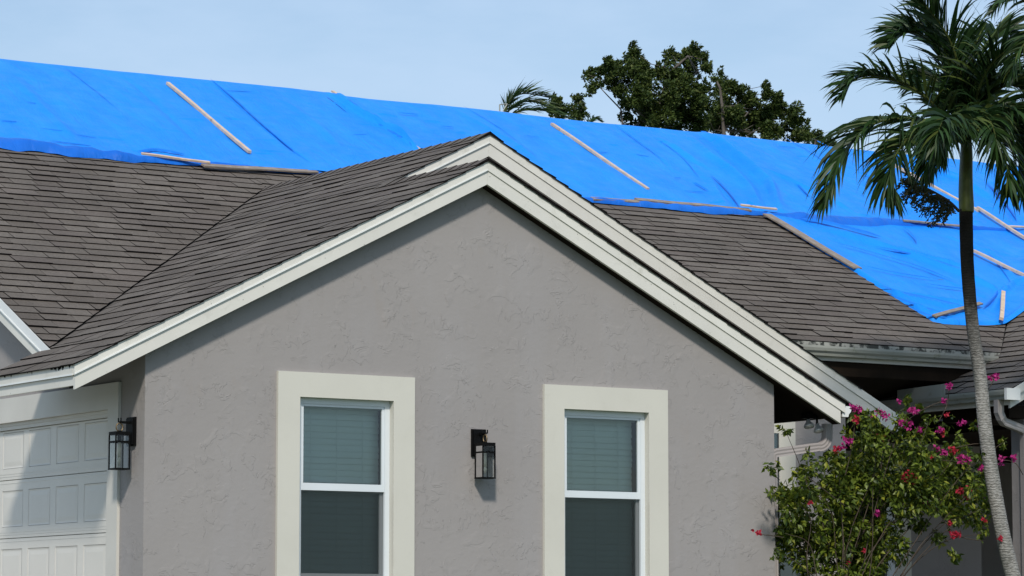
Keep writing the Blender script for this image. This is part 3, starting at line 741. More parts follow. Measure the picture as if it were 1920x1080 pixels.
# ------------------------------------------------------------------ wall lanterns
def lantern(base, rot, label):
    """local frame: wall plane y = 0, light hangs towards -y; origin at plate centre"""
    t_ = empty('wall_lantern', base); t_.rotation_euler = (0, 0, rot)
    tag(t_, label, 'wall lamp', 'black wall lanterns beside the garage and windows')
    def part(name, mb, mat, smooth=False):
        me_o = mb.build(name, mat); me_o.parent = t_; 
        if smooth: me_o.data.polygons.foreach_set('use_smooth', [True] * len(me_o.data.polygons))
        return me_o
    m = MB(); m.box((-.078, -.022, -.128), (.078, 0, .128)); m.box((-.066, -.034, -.116), (.066, -.0221, .116)); part('backplate', m, M_black)
    m = MB(); yc = -.128
    m.bar((0, -.034, .080), (0, yc + .028, .080), .022, .022)
    for s_ in (-1, 1):
        m.tube([(0, yc + .03, .080), (s_ * .016, yc + .02, .082), (s_ * .026, yc, .086), (s_ * .026, yc, .118)], .0065, 6)
    m.tube([(0, yc, .040 + .036 * 1), (-.026, yc, .094)], .006, 6); m.tube([(0, yc, .076), (.026, yc, .094)], .006, 6)
    part('arm', m, M_black)
    m = MB(); m.tube([(0, yc + .032 * math.sin(a), .035 + .036 * math.cos(a)) for a in [i * math.pi / 10 for i in range(21)]], .0065, 6, caps=False); part('ring', m, M_brass, True)
    h = .066; zt, zb = -.005, -.338
    m = MB(); m.box((-h - .004, yc - h - .004, zt - .030), (h + .004, yc + h + .004, zt)); m.box((-.014, yc - .014, zt), (.014, yc + .014, zt + .012)); part('cap', m, M_black)
    m = MB(); b_ = .0055
    for sx in (-1, 1):
        for sy in (-1, 1): m.box((sx * h - b_, yc + sy * h - b_, zb + .012), (sx * h + b_, yc + sy * h + b_, zt - .0305))
    for z in (-.095,):
        for s_ in (-1, 1):
            m.box((-h + b_, yc + s_ * h - .004, z - .008), (h - b_, yc + s_ * h + .004, z + .008)); m.box((s_ * h - .004, yc - h + b_, z - .008), (s_ * h + .004, yc + h - b_, z + .008))
    part('cage', m, M_black)
    m = MB(); m.box((-h - .007, yc - h - .007, zb - .002), (h + .007, yc + h + .007, zb + .0115)); part('base', m, M_black)
    m = MB()
    for s_ in (-1, 1):
        m.add([(-h + b_, yc + s_ * h, zb + .0125), (h - b_, yc + s_ * h, zb + .0125), (h - b_, yc + s_ * h, zt - .031), (-h + b_, yc + s_ * h, zt - .031)], [(0, 1, 2, 3)])
        m.add([(s_ * h, yc - h + b_, zb + .0125), (s_ * h, yc + h - b_, zb + .0125), (s_ * h, yc + h - b_, zt - .031), (s_ * h, yc - h + b_, zt - .031)], [(0, 1, 2, 3)])
    part('glass', m, M_lglass)
    m = MB(); m.tube([(0, yc, zt - .03), (0, yc, -.085)], .019, 10); part('socket', m, M_black)
    m = MB(); m.tube([(0, yc, -.085), (0, yc, -.23)], .014, 10); m.tube([(0, yc, -.23), (0, yc, -.25), (0, yc, -.30)], [.012, .017, .004], 10); part('candle', m, M_candle, True)
lantern((3.462, 0, 1.985), 0, 'black wall lantern hanging between the two windows')
lantern((0, .235, 1.985), -math.pi / 2, 'black wall lantern on the corner beside the garage door')

# ------------------------------------------------------------------ floodlight under the right eave
bA, bB = on_y(1515, 796, .22), on_y(1532, 804, .16); fm = Vector(((bA[0] + bB[0]) / 2, .24, ZFR((bA[0] + bB[0]) / 2) - .165))
fl = empty('floodlight', fm); tag(fl, 'silver twin bulb floodlight under the right end of the eave', 'floodlight')
m = MB(); m.box((fm.x - .06, fm.y - .06, fm.z - .03), (fm.x + .06, fm.y + .06, fm.z + .03)); m.build('mount', M_black, fl)
for q_, dx in ((bA, -.01), (bB, .03)):
    x, y, z = q_
    m = MB(); m.tube([tuple(fm), (x, y, z + .10), (x, y, z + .045)], .014, 8); m.build('socket', M_black, fl)
    prof = [(.018, .05), (.022, .03), (.042, .005), (.055, -.012), (.056, -.022), (.045, -.034), (.02, -.042)]
    m = MB(); m.tube([(x + dx * (.05 - q[1]) * 3, y - (.05 - q[1]) * .3, z + q[1]) for q in prof], [q[0] for q in prof], 16); m.build('bulb', M_chrome, fl, True)

# ------------------------------------------------------------------ tarpaulins
NM = Vector((0, -S, 1)).normalized()
MP, MN = (0, 0, 2.022), np.array([0, -.5, 1.])
def main_xy(x, y): q = on_p(x, y, MP, MN); return (q[0], q[1])
def cre(pts, amp, w): return ([main_xy(*q) for q in pts], amp, w)
CREASE = [
    cre([(392, 157), (440, 197), (500, 253), (545, 290), (584, 316)], -.016, .018),
    cre([(614, 181), (660, 210), (720, 246), (782, 287)], .035, .035),
    cre([(640, 195), (690, 224), (742, 262)], -.025, .022),
    cre([(1143, 232), (1190, 268), (1238, 304), (1262, 330)], -.008, .016),
    cre([(1300, 246), (1340, 262), (1368, 280), (1392, 300)], -.035, .040),
    cre([(1310, 250), (1355, 280), (1400, 315), (1440, 350), (1462, 398)], .045, .075),
    cre([(1345, 285), (1400, 330), (1432, 362), (1448, 396)], -.03, .06),
    cre([(1265, 285), (1310, 318), (1345, 345), (1370, 375), (1388, 398)], -.045, .07),
    cre([(1295, 262), (1330, 300), (1375, 330), (1405, 360), (1425, 395)], .03, .06),
    cre([(1240, 265), (1290, 300), (1330, 345), (1360, 396)], .025, .07),
    cre([(1493, 350), (1515, 376)], -.02, .02), cre([(1300, 348), (1327, 365)], -.022, .02),
    cre([(1430, 320), (1500, 352), (1560, 380), (1600, 405)], .018, .05),
    cre([(1610, 330), (1680, 352), (1740, 378), (1775, 392)], -.03, .03),
    cre([(1680, 300), (1750, 325), (1800, 340), (1860, 380), (1890, 420)], .03, .05),
    cre([(1840, 330), (1880, 380), (1910, 425)], -.03, .05),
    cre([(20, 150), (60, 190), (110, 240), (150, 280)], .012, .06), cre([(230, 150), (300, 210), (360, 270)], -.010, .05),
    cre([(520, 190), (590, 240), (640, 285)], .010, .07), cre([(860, 215), (960, 270), (1010, 310)], .010, .07),
]
rc = random.Random(3)
for i in range(40):
    x = rc.uniform(1.0, 19); y = rc.uniform(7.15, 9.9); L = rc.uniform(.10, .38); a = rc.uniform(-.12, .12)
    CREASE.append(([(x, y), (x + L, y + a * L)], rc.choice((-1, 1)) * rc.uniform(.004, .011), rc.uniform(.014, .024)))
def crease_h(X, Y, cr):
    H = np.zeros_like(X)
    for pts, amp, w_ in cr:
        P = np.array(pts); lo = P.min(0) - 4 * w_; hi = P.max(0) + 4 * w_
        sel = (X > lo[0]) & (X < hi[0]) & (Y > lo[1]) & (Y < hi[1])
        if not sel.any(): continue
        x, y = X[sel], Y[sel]; best = np.full(x.shape, 9.0); tt = np.zeros(x.shape); n = len(P) - 1
        for i in range(n):
            d = P[i + 1] - P[i]; L2 = d @ d
            t = np.clip(((x - P[i][0]) * d[0] + (y - P[i][1]) * d[1]) / L2, 0, 1)
            ds = np.hypot(x - P[i][0] - t * d[0], y - P[i][1] - t * d[1])
            k = ds < best; best[k] = ds[k]; tt[k] = (i + t[k]) / n
        fade = np.clip(np.minimum(tt, 1 - tt) * 5, 0, 1) * .8 + .2
        H[sel] += 2.1 * amp * np.exp(-(best / w_) ** 2) * fade
    return H
def nz(X, Y, sx, sy, seed):
    return np.array([mnoise.noise(Vector((x * sx + seed, y * sy - seed, seed * .37))) for x, y in zip(X.ravel(), Y.ravel())]).reshape(X.shape)
BX = [-.6, 1.2, 1.8, 2.4, 3.3, 5.5, 9.2, 12.2, 13.8, 16.8, 20]; BY = [7.25, 7.24, 7.18, 7.10, 6.98, 6.99, 6.93, 6.99, 7.10, 7.20, 7.3]
def yb(x): return np.interp(x, BX, BY)
def grid_obj(X, Y, Z, name, mat, parent, keep=None):
    nu, nv = X.shape; me = bpy.data.meshes.new(name); off = wloc(parent) if parent else Vector((0, 0, 0))
    V = np.stack([X.ravel() - off.x, Y.ravel() - off.y, Z.ravel() - off.z], 1)
    idx = np.arange(nu * nv).reshape(nu, nv)
    F = np.stack([idx[:-1, :-1].ravel(), idx[1:, :-1].ravel(), idx[1:, 1:].ravel(), idx[:-1, 1:].ravel()], 1)
    me.vertices.add(len(V)); me.vertices.foreach_set('co', V.ravel())
    me.loops.add(F.size); me.loops.foreach_set('vertex_index', F.ravel())
    me.polygons.add(len(F)); me.polygons.foreach_set('loop_start', np.arange(0, F.size, 4)); me.polygons.foreach_set('loop_total', np.full(len(F), 4))
    me.polygons.foreach_set('use_smooth', np.ones(len(F), bool)); me.update(calc_edges=True); me.validate()
    me.materials.append(mat); o = bpy.data.objects.new(name, me); col.objects.link(o)
    if parent: o.parent = parent
    return o
def upper_tarp(xa, xb, h0, label, edge_r=0.0, edge_l=0.0):
    root = empty('tarp', ((xa + xb) / 2, float(yb((xa + xb) / 2)), ZM(float(yb((xa + xb) / 2)))))
    tag(root, label, 'tarp', 'blue tarps covering the roof')
    nu = int((xb - xa) / .022); nv = 150; nb = 22
    us = np.linspace(xa, xb, nu); vs_ = np.linspace(0, 1, nv)
    X = np.repeat(us[:, None], nv + nb, 1)
    lo = yb(us)[:, None]
    Yf = lo + (RIDGE - lo) * vs_[None, :]
    Yb_ = RIDGE + np.linspace(.03, 2.2, nb)[None, :].repeat(nu, 0)
    Y = np.concatenate([Yf, Yb_], 1)
    sag = .012 * nz(us[:, None], us[:, None] * 0, .55, 1, 3.1)            # ridge line is not dead straight
    Z = np.where(Y <= RIDGE, ZM(Y), 2 * ZM(RIDGE) - ZM(Y)) - .035 * np.exp(-((Y - RIDGE) / .07) ** 2) + sag * np.exp(-((Y - RIDGE) / 1.2) ** 2)
    H = h0 + .020 * nz(X, Y, .8, 1.0, 7.7) + .012 * nz(X, Y, 2.6, 1.9, 1.3) + .004 * nz(X, Y, 4.0, 7.0, 5.5) + crease_h(X, Y, CREASE)
    if edge_r: H += edge_r * np.exp(-((X - xb) / .05) ** 2) * (1 + .7 * nz(X, Y, .2, 2.0, 5.2))
    H = h0 + (H - h0) * (1 - .75 * np.exp(-((Y - RIDGE) / .22) ** 2)); H = np.maximum(H, .026)
    sgn = np.where(Y <= RIDGE, 1, -1)
    Xw = X + (np.where(np.abs(X - xb) < .3, 1, 0) * .03 * np.sin(Y * 3.1) if edge_r else 0)
    grid_obj(Xw, Y - S / C5 * H * sgn, Z + H / C5, 'sheet', M_tarp, root)
    # loose hem folded under along the lower edge, showing the darker side
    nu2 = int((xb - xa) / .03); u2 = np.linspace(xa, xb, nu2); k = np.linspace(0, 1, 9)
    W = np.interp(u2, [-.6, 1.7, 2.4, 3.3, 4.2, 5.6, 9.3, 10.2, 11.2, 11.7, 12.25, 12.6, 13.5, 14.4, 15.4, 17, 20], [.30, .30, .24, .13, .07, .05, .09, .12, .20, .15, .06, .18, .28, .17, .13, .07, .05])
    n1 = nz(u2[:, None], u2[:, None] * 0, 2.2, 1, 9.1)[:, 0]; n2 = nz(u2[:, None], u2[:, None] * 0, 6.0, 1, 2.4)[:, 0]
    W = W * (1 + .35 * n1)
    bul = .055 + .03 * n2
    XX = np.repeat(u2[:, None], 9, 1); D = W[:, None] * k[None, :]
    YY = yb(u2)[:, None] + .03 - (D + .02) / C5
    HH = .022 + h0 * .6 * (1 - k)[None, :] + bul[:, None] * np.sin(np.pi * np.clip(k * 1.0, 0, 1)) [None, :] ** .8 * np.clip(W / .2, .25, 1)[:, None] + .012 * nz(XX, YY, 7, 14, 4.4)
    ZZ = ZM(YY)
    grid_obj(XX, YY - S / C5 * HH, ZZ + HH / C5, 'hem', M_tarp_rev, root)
    return root
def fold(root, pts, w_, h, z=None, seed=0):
    """flap of doubled sheet lying over, crease shade painted in as darker blue; pts are (x, y) on the main slope"""
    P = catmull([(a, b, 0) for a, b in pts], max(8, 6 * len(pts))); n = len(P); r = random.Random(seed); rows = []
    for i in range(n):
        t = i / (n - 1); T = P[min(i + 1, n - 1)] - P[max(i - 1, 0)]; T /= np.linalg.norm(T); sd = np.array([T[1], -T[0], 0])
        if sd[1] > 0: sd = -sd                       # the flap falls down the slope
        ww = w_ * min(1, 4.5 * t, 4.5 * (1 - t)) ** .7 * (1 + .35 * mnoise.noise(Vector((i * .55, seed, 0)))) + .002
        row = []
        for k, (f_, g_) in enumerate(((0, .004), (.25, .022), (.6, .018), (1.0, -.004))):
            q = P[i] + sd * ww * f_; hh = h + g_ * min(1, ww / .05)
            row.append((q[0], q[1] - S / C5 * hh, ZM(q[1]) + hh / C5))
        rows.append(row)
    A = np.array(rows); return grid_obj(A[:, :, 0], A[:, :, 1], A[:, :, 2], 'fold', M_fold_shade, root)
def catmull(P, n):
    P = [np.array(q, float) for q in P]; P = [2 * P[0] - P[1]] + P + [2 * P[-1] - P[-2]]; out_ = []
    m = len(P) - 3
    for i in range(n + 1):
        t = i / n * m; k = min(int(t), m - 1); t -= k; a, b, c, d = P[k:k + 4]
        out_.append(.5 * ((2 * b) + (-a + c) * t + (2 * a - 5 * b + 4 * c - d) * t * t + (-a + 3 * b - 3 * c + d) * t ** 3))
    return np.array(out_)
tarp_right = upper_tarp(7.50, 19.9, .040, 'blue tarp sheet over the right part of the main roof')
tarp_left = upper_tarp(-.25, 7.70, .058, 'blue tarp sheet over the left part of the main roof', edge_r=.028)
PXF = [([(120, 135), (190, 190), (262, 258)], .007, 0), ([(500, 172), (570, 226), (640, 282)], .006, 0), ([(868, 206), (940, 250), (1002, 300)], .006, 1), ([(1470, 264), (1530, 300), (1580, 345)], .008, 1), ([(1225, 262), (1275, 300), (1310, 340)], .007, 1),
       ([(392, 156), (440, 197), (500, 252), (545, 290), (582, 316)], .016, 0), ([(616, 184), (640, 192), (668, 212), (690, 224)], .060, 0), ([(690, 226), (708, 240), (720, 248)], .022, 0), ([(722, 250), (752, 268), (770, 284)], .040, 0),
       ([(1312, 252), (1338, 262), (1370, 281)], .050, 1), ([(1388, 300), (1425, 330), (1448, 360), (1462, 398)], .030, 1), ([(1150, 238), (1190, 268), (1238, 304)], .008, 1), ([(1330, 333), (1362, 366), (1386, 397)], .022, 1),
       ([(1300, 348), (1327, 364)], .030, 1), ([(1280, 364), (1320, 367)], .016, 1), ([(1493, 351), (1515, 375)], .028, 1), ([(0, 236), (30, 238)], .04, 0), ([(48, 200), (70, 204)], .014, 0), ([(75, 250), (125, 256)], .014, 0), ([(255, 293), (290, 290), (345, 299)], .04, 0),
       ([(90, 273), (170, 283)], .02, 0), ([(745, 218), (783, 221)], .022, 1), ([(824, 243), (850, 245)], .016, 1), ([(655, 262), (690, 260)], .018, 0), ([(420, 178), (470, 181)], .010, 0), ([(1116, 292), (1138, 292)], .014, 1), ([(1190, 296), (1215, 300)], .016, 1), ([(1262, 340), (1275, 340)], .012, 1),
       ([(1530, 270), (1550, 280)], .03, 1), ([(1615, 335), (1680, 353), (1725, 375)], .020, 1), ([(1720, 300), (1780, 330)], .014, 1), ([(1845, 345), (1880, 385), (1905, 420)], .028, 1), ([(140, 262), (180, 268)], .012, 0), ([(1460, 280), (1490, 283)], .012, 1), ([(980, 260), (1010, 264)], .010, 1)]
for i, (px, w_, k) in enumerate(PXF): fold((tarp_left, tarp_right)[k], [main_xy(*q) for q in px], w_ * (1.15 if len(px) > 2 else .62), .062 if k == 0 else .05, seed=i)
# lower sheet, dropping across the valley on to the porch wing
def lower_tarp():
    root = empty('tarp', (13.2, 3.74, 3.95)); tag(root, 'blue tarp sheet hanging below the others down to the right valley', 'tarp', 'blue tarps covering the roof')
    nu, nv = 230, 150
    us = np.linspace(12.17, 17.6, nu)
    low = np.interp(us, [12.17, 12.3, 12.7, 13.3, 13.8, 14.5, 17.6], [3.70, 3.655, 3.66, 3.72, 3.90, 4.25, 5.6])
    X = np.repeat(us[:, None], nv, 1); Y = low[:, None] + (7.35 - low)[:, None] * (np.linspace(0, 1, nv) ** 1.0)[None, :]
    zm, zr = ZM(Y), ZR(X); kk = .10
    Z = np.maximum(zm, zr) + kk * np.exp(-np.abs(zm - zr) / kk) * .35
    C = [cre(q, a, w_) for q, a, w_ in [
        ([(1530, 432), (1600, 452), (1700, 482), (1800, 520), (1900, 560)], .030, .06), ([(1560, 455), (1640, 480), (1720, 508), (1800, 545)], -.022, .05),
        ([(1540, 425), (1580, 432), (1640, 450)], -.02, .03), ([(1660, 465), (1740, 490), (1810, 505)], .025, .035), ([(1690, 430), (1710, 450), (1718, 462)], -.02, .02),
        ([(1600, 500), (1680, 520), (1780, 540), (1860, 570)], -.014, .05), ([(1640, 545), (1700, 566), (1770, 580), (1840, 590)], .022, .035),
        ([(1660, 560), (1720, 580), (1790, 596)], -.022, .03), ([(1680, 570), (1740, 592), (1780, 600)], .020, .025), ([(1700, 585), (1745, 600)], -.02, .02),
        ([(1690, 555), (1760, 566), (1830, 575)], .016, .03), ([(1720, 540), (1780, 548), (1830, 552)], -.016, .03),
        ([(1860, 590), (1880, 560), (1900, 545), (1920, 540)], .03, .04), ([(1840, 590), (1860, 565), (1875, 545)], -.025, .035),
        ([(1850, 470), (1880, 500), (1905, 540)], .02, .06), ([(1760, 445), (1830, 470), (1900, 490)], -.016, .05)]]
    H = .034 + .016 * nz(X, Y, .9, 1.1, 2.2) + .010 * nz(X, Y, 2.4, 3.6, 6.3) + crease_h(X, Y, C)
    edge = np.linspace(0, 1, nv)[None, :] * (7.35 - low)[:, None]
    H += .02 * np.exp(-((edge - .07) / .05) ** 2) * (1 + .8 * nz(X, Y, 3, .3, 8.8)) + .025 * np.exp(-((X - 12.23) / .05) ** 2)
    H = np.maximum(H, .024); H[:, 0] = .012; H[0, :] = .012
    grid_obj(X, Y, Z + H * 1.1, 'sheet', M_tarp, root)
    for i, (px, w_) in enumerate([([(1500, 418), (1545, 424), (1600, 438), (1650, 452)], .05), ([(1560, 462), (1640, 484), (1720, 508), (1790, 536)], .016), ([(1640, 470), (1720, 488), (1800, 512)], .022), ([(1662, 560), (1720, 582), (1780, 600)], .026), ([(1640, 542), (1700, 560), (1770, 580)], .016),
            ([(1690, 556), (1760, 572), (1815, 586)], .018), ([(1610, 505), (1680, 520), (1760, 532)], .010), ([(1700, 584), (1740, 600), (1775, 604)], .022), ([(1690, 432), (1708, 450), (1716, 462)], .018), ([(1850, 480), (1880, 520), (1895, 545)], .014), ([(1840, 585), (1858, 566), (1868, 552)], .02), ([(1730, 540), (1790, 548), (1830, 552)], .012)]):
        fold(root, [main_xy(*q) for q in px], w_ * 1.2, .062, seed=60 + i)
lower_tarp()

# ------------------------------------------------------------------ battens and boards that hold the tarps down
def plank(a, b, w_, th, h, mat, name, label, cat, n=NM, group=None, pl=None, dz=(0, 0)):
    A = Vector(on_p(*a, *(pl or (MP, MN)))); B = Vector(on_p(*b, *(pl or (MP, MN))))
    h -= (.004 if name == 'batten' else .030); A += n * (h + th / 2) + Vector((0, 0, dz[0])); B += n * (h + th / 2) + Vector((0, 0, dz[1]))
    mb = MB(); t_ = (B - A); L = t_.length; t_.normalize(); sd = t_.cross(n).normalized(); k = max(4, int(L / .12))
    # slightly bowed and rough edged
    ring = []
    for i in range(k + 1):
        c = A.lerp(B, i / k); f_ = i / k
        c = c + n * (.003 * math.sin(f_ * math.pi * 2.3)) + sd * (.003 * math.sin(f_ * 5 + L))
        wj = w_ * (1 + .05 * mnoise.noise(Vector((i * .7, L, 0))))
        ring.append([c - sd * wj / 2 - n * th / 2, c + sd * wj / 2 - n * th / 2, c + sd * wj / 2 + n * th / 2, c - sd * wj / 2 + n * th / 2])
    vs_ = [q for r in ring for q in r]; fs = [(3, 2, 1, 0), (4 * k, 4 * k + 1, 4 * k + 2, 4 * k + 3)]
    for i in range(k):
        for j in range(4): fs.append((4 * i + j, 4 * i + (j + 1) % 4, 4 * i + 4 + (j + 1) % 4, 4 * i + 4 + j))
    mb.add(vs_, fs); e_ = mb.build(name, mat)
    return tag(e_, label, cat, group)
GB = 'battens nailed over the tarps'; GW = 'weathered boards along the tarp edges'
plank((312, 167), (466, 297), .044, .032, .066, M_batten, 'batten', 'pale wooden batten running down the tarp, leftmost of all', 'batten', group=GB)
plank((1033, 240), (1213, 363), .044, .032, .045, M_batten, 'batten', 'pale wooden batten on the tarp just right of the gable peak', 'batten', group=GB)
plank((1672, 316), (1834, 404), .05, .035, .045, M_batten, 'batten', 'pale wooden batten running down the tarp behind the palm fruit stalk', 'batten', group=GB)
plank((1830, 401), (1925, 463), .044, .032, .08, M_batten, 'batten', 'pale wooden batten right of the palm trunk, upper one', 'batten', group=GB)
plank((1822, 481), (1924, 538), .044, .032, .07, M_batten, 'batten', 'pale wooden batten right of the palm trunk, lower one', 'batten', group=GB, dz=(0, .05))
plank((1877, 562), (1873, 613), .05, .035, .09, M_batten, 'batten', 'short pale batten standing in the valley at the lower tarp edge', 'batten', group=GB)
plank((262, 302), (390, 319), .04, .02, .085, M_batten, 'batten', 'thin pale batten along the lower edge of the left tarp', 'batten', group=GB)
plank((378, 320), (486, 326), .09, .018, .085, M_board, 'board', 'grey weathered board under the left tarp, farther from the gable', 'board', group=GW)
plank((482, 325), (592, 331), .085, .018, .080, M_board, 'board', 'grey weathered board under the left tarp, touching the gable roof', 'board', group=GW)
plank((1108, 380), (1196, 386), .09, .018, .075, M_board, 'board', 'grey weathered board at the lower tarp edge, next to the gable rake', 'board', group=GW)
plank((1190, 383), (1302, 393), .09, .018, .085, M_board, 'board', 'grey weathered board at the lower tarp edge, second from the gable rake', 'board', group=GW)
plank((1300, 392), (1404, 403), .08, .018, .085, M_board, 'board', 'grey weathered board at the lower tarp edge, third from the gable rake', 'board', group=GW)
plank((1385, 399), (1452, 407), .042, .02, .10, M_batten, 'batten', 'short pale batten where the lower tarp begins', 'batten', group=GB)
plank((1436, 410), (1606, 512), .135, .018, .080, M_board, 'board', 'long brown board along the left edge of the lower tarp', 'board', group=GW)
plank((1748, 604), (1836, 580), .06, .018, .10, M_board, 'board', 'short dark board at the bottom corner of the lower tarp', 'board', group=GW)
plank((1690, 424), (1806, 435), .045, .018, .10, M_board, 'board', 'thin brown board between the tarps beside the palm trunk', 'board', group=GW)
plank((1884, 437), (1960, 440), .042, .02, .09, M_batten, 'batten', 'pale batten lying level at the right edge of the picture', 'batten', group=GB)
plank((622, 178), (786, 288), .042, .02, .045, M_batten, 'batten', 'batten hidden in the tarp seam left of the gable peak, ends showing', 'batten', group=GB)

# ------------------------------------------------------------------ leaves
def leaf_mesh(centers, dirs, norms, L, Wd, fold=0.25):
    """pointed folded leaves: 5 vertices (base, two sides, tip, mid) -> 4 triangles each"""
    n = len(centers); c = np.asarray(centers); d = np.asarray(dirs); d = d / np.linalg.norm(d, axis=1, keepdims=True)
    nn = np.asarray(norms); s = np.cross(d, nn); s = s / (np.linalg.norm(s, axis=1, keepdims=True) + 1e-9); nn = np.cross(s, d)
    L = np.asarray(L)[:, None]; Wd = np.asarray(Wd)[:, None]
    b = c - d * L * .5; t = c + d * L * .5 - nn * L * .12; m = c - nn * Wd * fold
    a1 = c - d * L * .08 + s * Wd * .5; a2 = c - d * L * .08 - s * Wd * .5
    V = np.stack([b, a1, t, a2, m], 1).reshape(-1, 3)
    i = np.arange(n)[:, None] * 5
    F = np.concatenate([i + np.array([[0, 1, 4]]), i + np.array([[1, 2, 4]]), i + np.array([[2, 3, 4]]), i + np.array([[3, 0, 4]])], 0)
    return V, F
def np_mesh(name, V, F, mat, parent):
    off = np.array(wloc(parent)) if parent else np.zeros(3)
    me = bpy.data.meshes.new(name); k = F.shape[1]
    me.vertices.add(len(V)); me.vertices.foreach_set('co', (V - off).astype(np.float32).ravel())
    me.loops.add(F.size); me.loops.foreach_set('vertex_index', F.ravel().astype(np.int32))
    me.polygons.add(len(F)); me.polygons.foreach_set('loop_start', np.arange(0, F.size, k, dtype=np.int32)); me.polygons.foreach_set('loop_total', np.full(len(F), k, dtype=np.int32))
    me.update(calc_edges=True); me.materials.append(mat)
    o = bpy.data.objects.new(name, me); col.objects.link(o)
    if parent: o.parent = parent
    return o
def ppm(P): return FPX / ((np.array(P) - CAM) @ FW)
def cluster_leaves(cl, depth, dens, size, wind, spread=0.5, subs=5, grow=1.0):
    C, D, Nn, L, W = [], [], [], [], []
    for c in cl:
        x, y, r = c[:3]; k = c[3] if len(c) > 3 else 1.0
        P = on_y(x, y, depth + rng.uniform(-spread, spread)); R_ = grow * r / ppm(P)
        for s in range(subs):
            q = P + rng.normal(0, 1, 3) * R_ * .45; rr = R_ * rng.uniform(.32, .62)
            n = max(4, int(dens * k * (rr / size) ** 2))
            dirv = rng.normal(0, 1, (n, 3)); dirv /= np.linalg.norm(dirv, axis=1, keepdims=True)
            rad = rng.uniform(.35, 1.0, (n, 1)) ** .6
            pts = q + dirv * rr * rad
            C.append(pts); d = dirv * .9 + wind + rng.normal(0, .45, (n, 3)); D.append(d)
            Nn.append(dirv * .6 + np.array([0, 0, .7]) + rng.normal(0, .45, (n, 3)))
            l = size * rng.uniform(.7, 1.3, n); L.append(l); W.append(l * rng.uniform(.42, .62, n))
    return leaf_mesh(np.concatenate(C), np.concatenate(D), np.concatenate(Nn), np.concatenate(L), np.concatenate(W))
WIND = RT * .55 + ZU * .25

def tree(name, label, cl, depth, base_px, trunk_px, limbs, dens=34, size=.072, cat='tree', group='trees beyond the roof'):
    base = on_y(*base_px, depth); base[2] = -0.1
    root = empty(name, base); tag(root, label, cat, group)
    V, F = cluster_leaves(cl, depth, dens, size, WIND, .7, 12, 1.42); np_mesh('crown', V, F, M_leaf, root)
    mb = MB(); top = [on_y(x, y, depth) for x, y in trunk_px]
    path = [base, base * .5 + top[0] * .5 + np.array([.1, 0, 0])] + top; n = len(path)
    mb.tube(path, [.055 - .037 * i / (n - 1) for i in range(n)], 8)
    for i, lb in enumerate(limbs):
        pth = [on_y(x, y, depth + (.25 * math.sin(i * 2.1) * j)) for j, (x, y) in enumerate(lb)]
        mb.tube(pth, [.022 - .014 * j / max(1, len(pth) - 1) for j in range(len(pth))], 6)
    r = random.Random(len(cl))
    for c in cl:         # twigs reaching into the clumps
        P = on_y(c[0], c[1], depth); Q = min(top, key=lambda t_: np.linalg.norm(t_ - P)); m_ = (P + Q) / 2 + np.array([0, r.uniform(-.2, .2), -.08])
        mb.tube([Q, m_, P], [.011, .008, .004], 5)
    mb.build('trunk', M_bark, root, True); return root
T1 = [(1104, 140, 11), (1112, 160, 10), (1126, 134, 9), (1140, 124, 12), (1150, 150, 16), (1160, 124, 10), (1184, 94, 10), (1187, 112, 14), (1180, 138, 18), (1205, 122, 13), (1215, 146, 17), (1200, 170, 18), (1165, 172, 12), (1182, 205, 15), (1215, 195, 20),
      (1243, 124, 11), (1250, 150, 18), (1262, 105, 10), (1290, 104, 13), (1308, 96, 10), (1318, 108, 10), (1324, 128, 10), (1290, 128, 17), (1270, 145, 16), (1280, 170, 17), (1308, 165, 10), (1324, 172, 12), (1250, 185, 20), (1280, 200, 20), (1308, 193, 16), (1235, 222, 20), (1270, 230, 18), (1308, 228, 16), (1205, 226, 10), (1320, 200, 12)]
tree('broadleaf_tree', 'tall dark leafy tree behind the ridge, highest of all', T1, 24, (1240, 900), [(1232, 235), (1240, 180), (1262, 130), (1290, 105)],
     [[(1232, 235), (1200, 180), (1186, 110)], [(1168, 238), (1164, 205), (1140, 180), (1112, 150)], [(1232, 235), (1190, 205), (1215, 170), (1230, 160)], [(1240, 180), (1280, 160), (1322, 120)], [(1200, 230), (1175, 245), (1168, 260)], [(1168, 238), (1175, 260), (1180, 300)]])
T2 = [(1337, 146, 7, .45), (1352, 136, 6, .5), (1354, 160, 13), (1374, 166, 13), (1390, 185, 16), (1360, 188, 16), (1345, 213, 16), (1380, 215, 20), (1410, 190, 13), (1436, 160, 7), (1440, 176, 11), (1456, 182, 9), (1462, 195, 10), (1430, 205, 18), (1455, 220, 18), (1420, 230, 16), (1480, 215, 13), (1492, 213, 8), (1502, 226, 8), (1480, 240, 16), (1395, 240, 16), (1350, 236, 14), (1440, 240, 16), (1330, 225, 12)]
tree('broadleaf_tree', 'broad leafy tree behind the ridge with bare grey branches, sloping to the right', T2, 27, (1370, 900), [(1357, 245), (1354, 200), (1350, 165), (1340, 145)],
     [[(1370, 250), (1395, 220), (1420, 190), (1440, 172)], [(1375, 255), (1400, 232), (1440, 225), (1478, 222)], [(1400, 255), (1425, 240), (1460, 238)], [(1357, 245), (1380, 215), (1400, 200)]])
T3 = [(1505, 248, 9), (1516, 255, 9), (1531, 252, 8), (1530, 264, 10), (1555, 263, 7), (1562, 268, 7), (1545, 270, 8)]
tree('broadleaf_tree', 'low leafy treetop just left of the palm, over the tarp ridge', T3, 30, (1530, 900), [(1528, 275), (1530, 262)], [], 28)
T4 = [(1040, 186, 6), (1046, 192, 8), (1052, 196, 8), (1044, 207, 11), (1056, 212, 10), (1034, 205, 8)]
tree('broadleaf_tree', 'small bushy treetop behind the coconut frond', T4, 26, (1046, 900), [(1047, 220), (1046, 200)], [], 28)
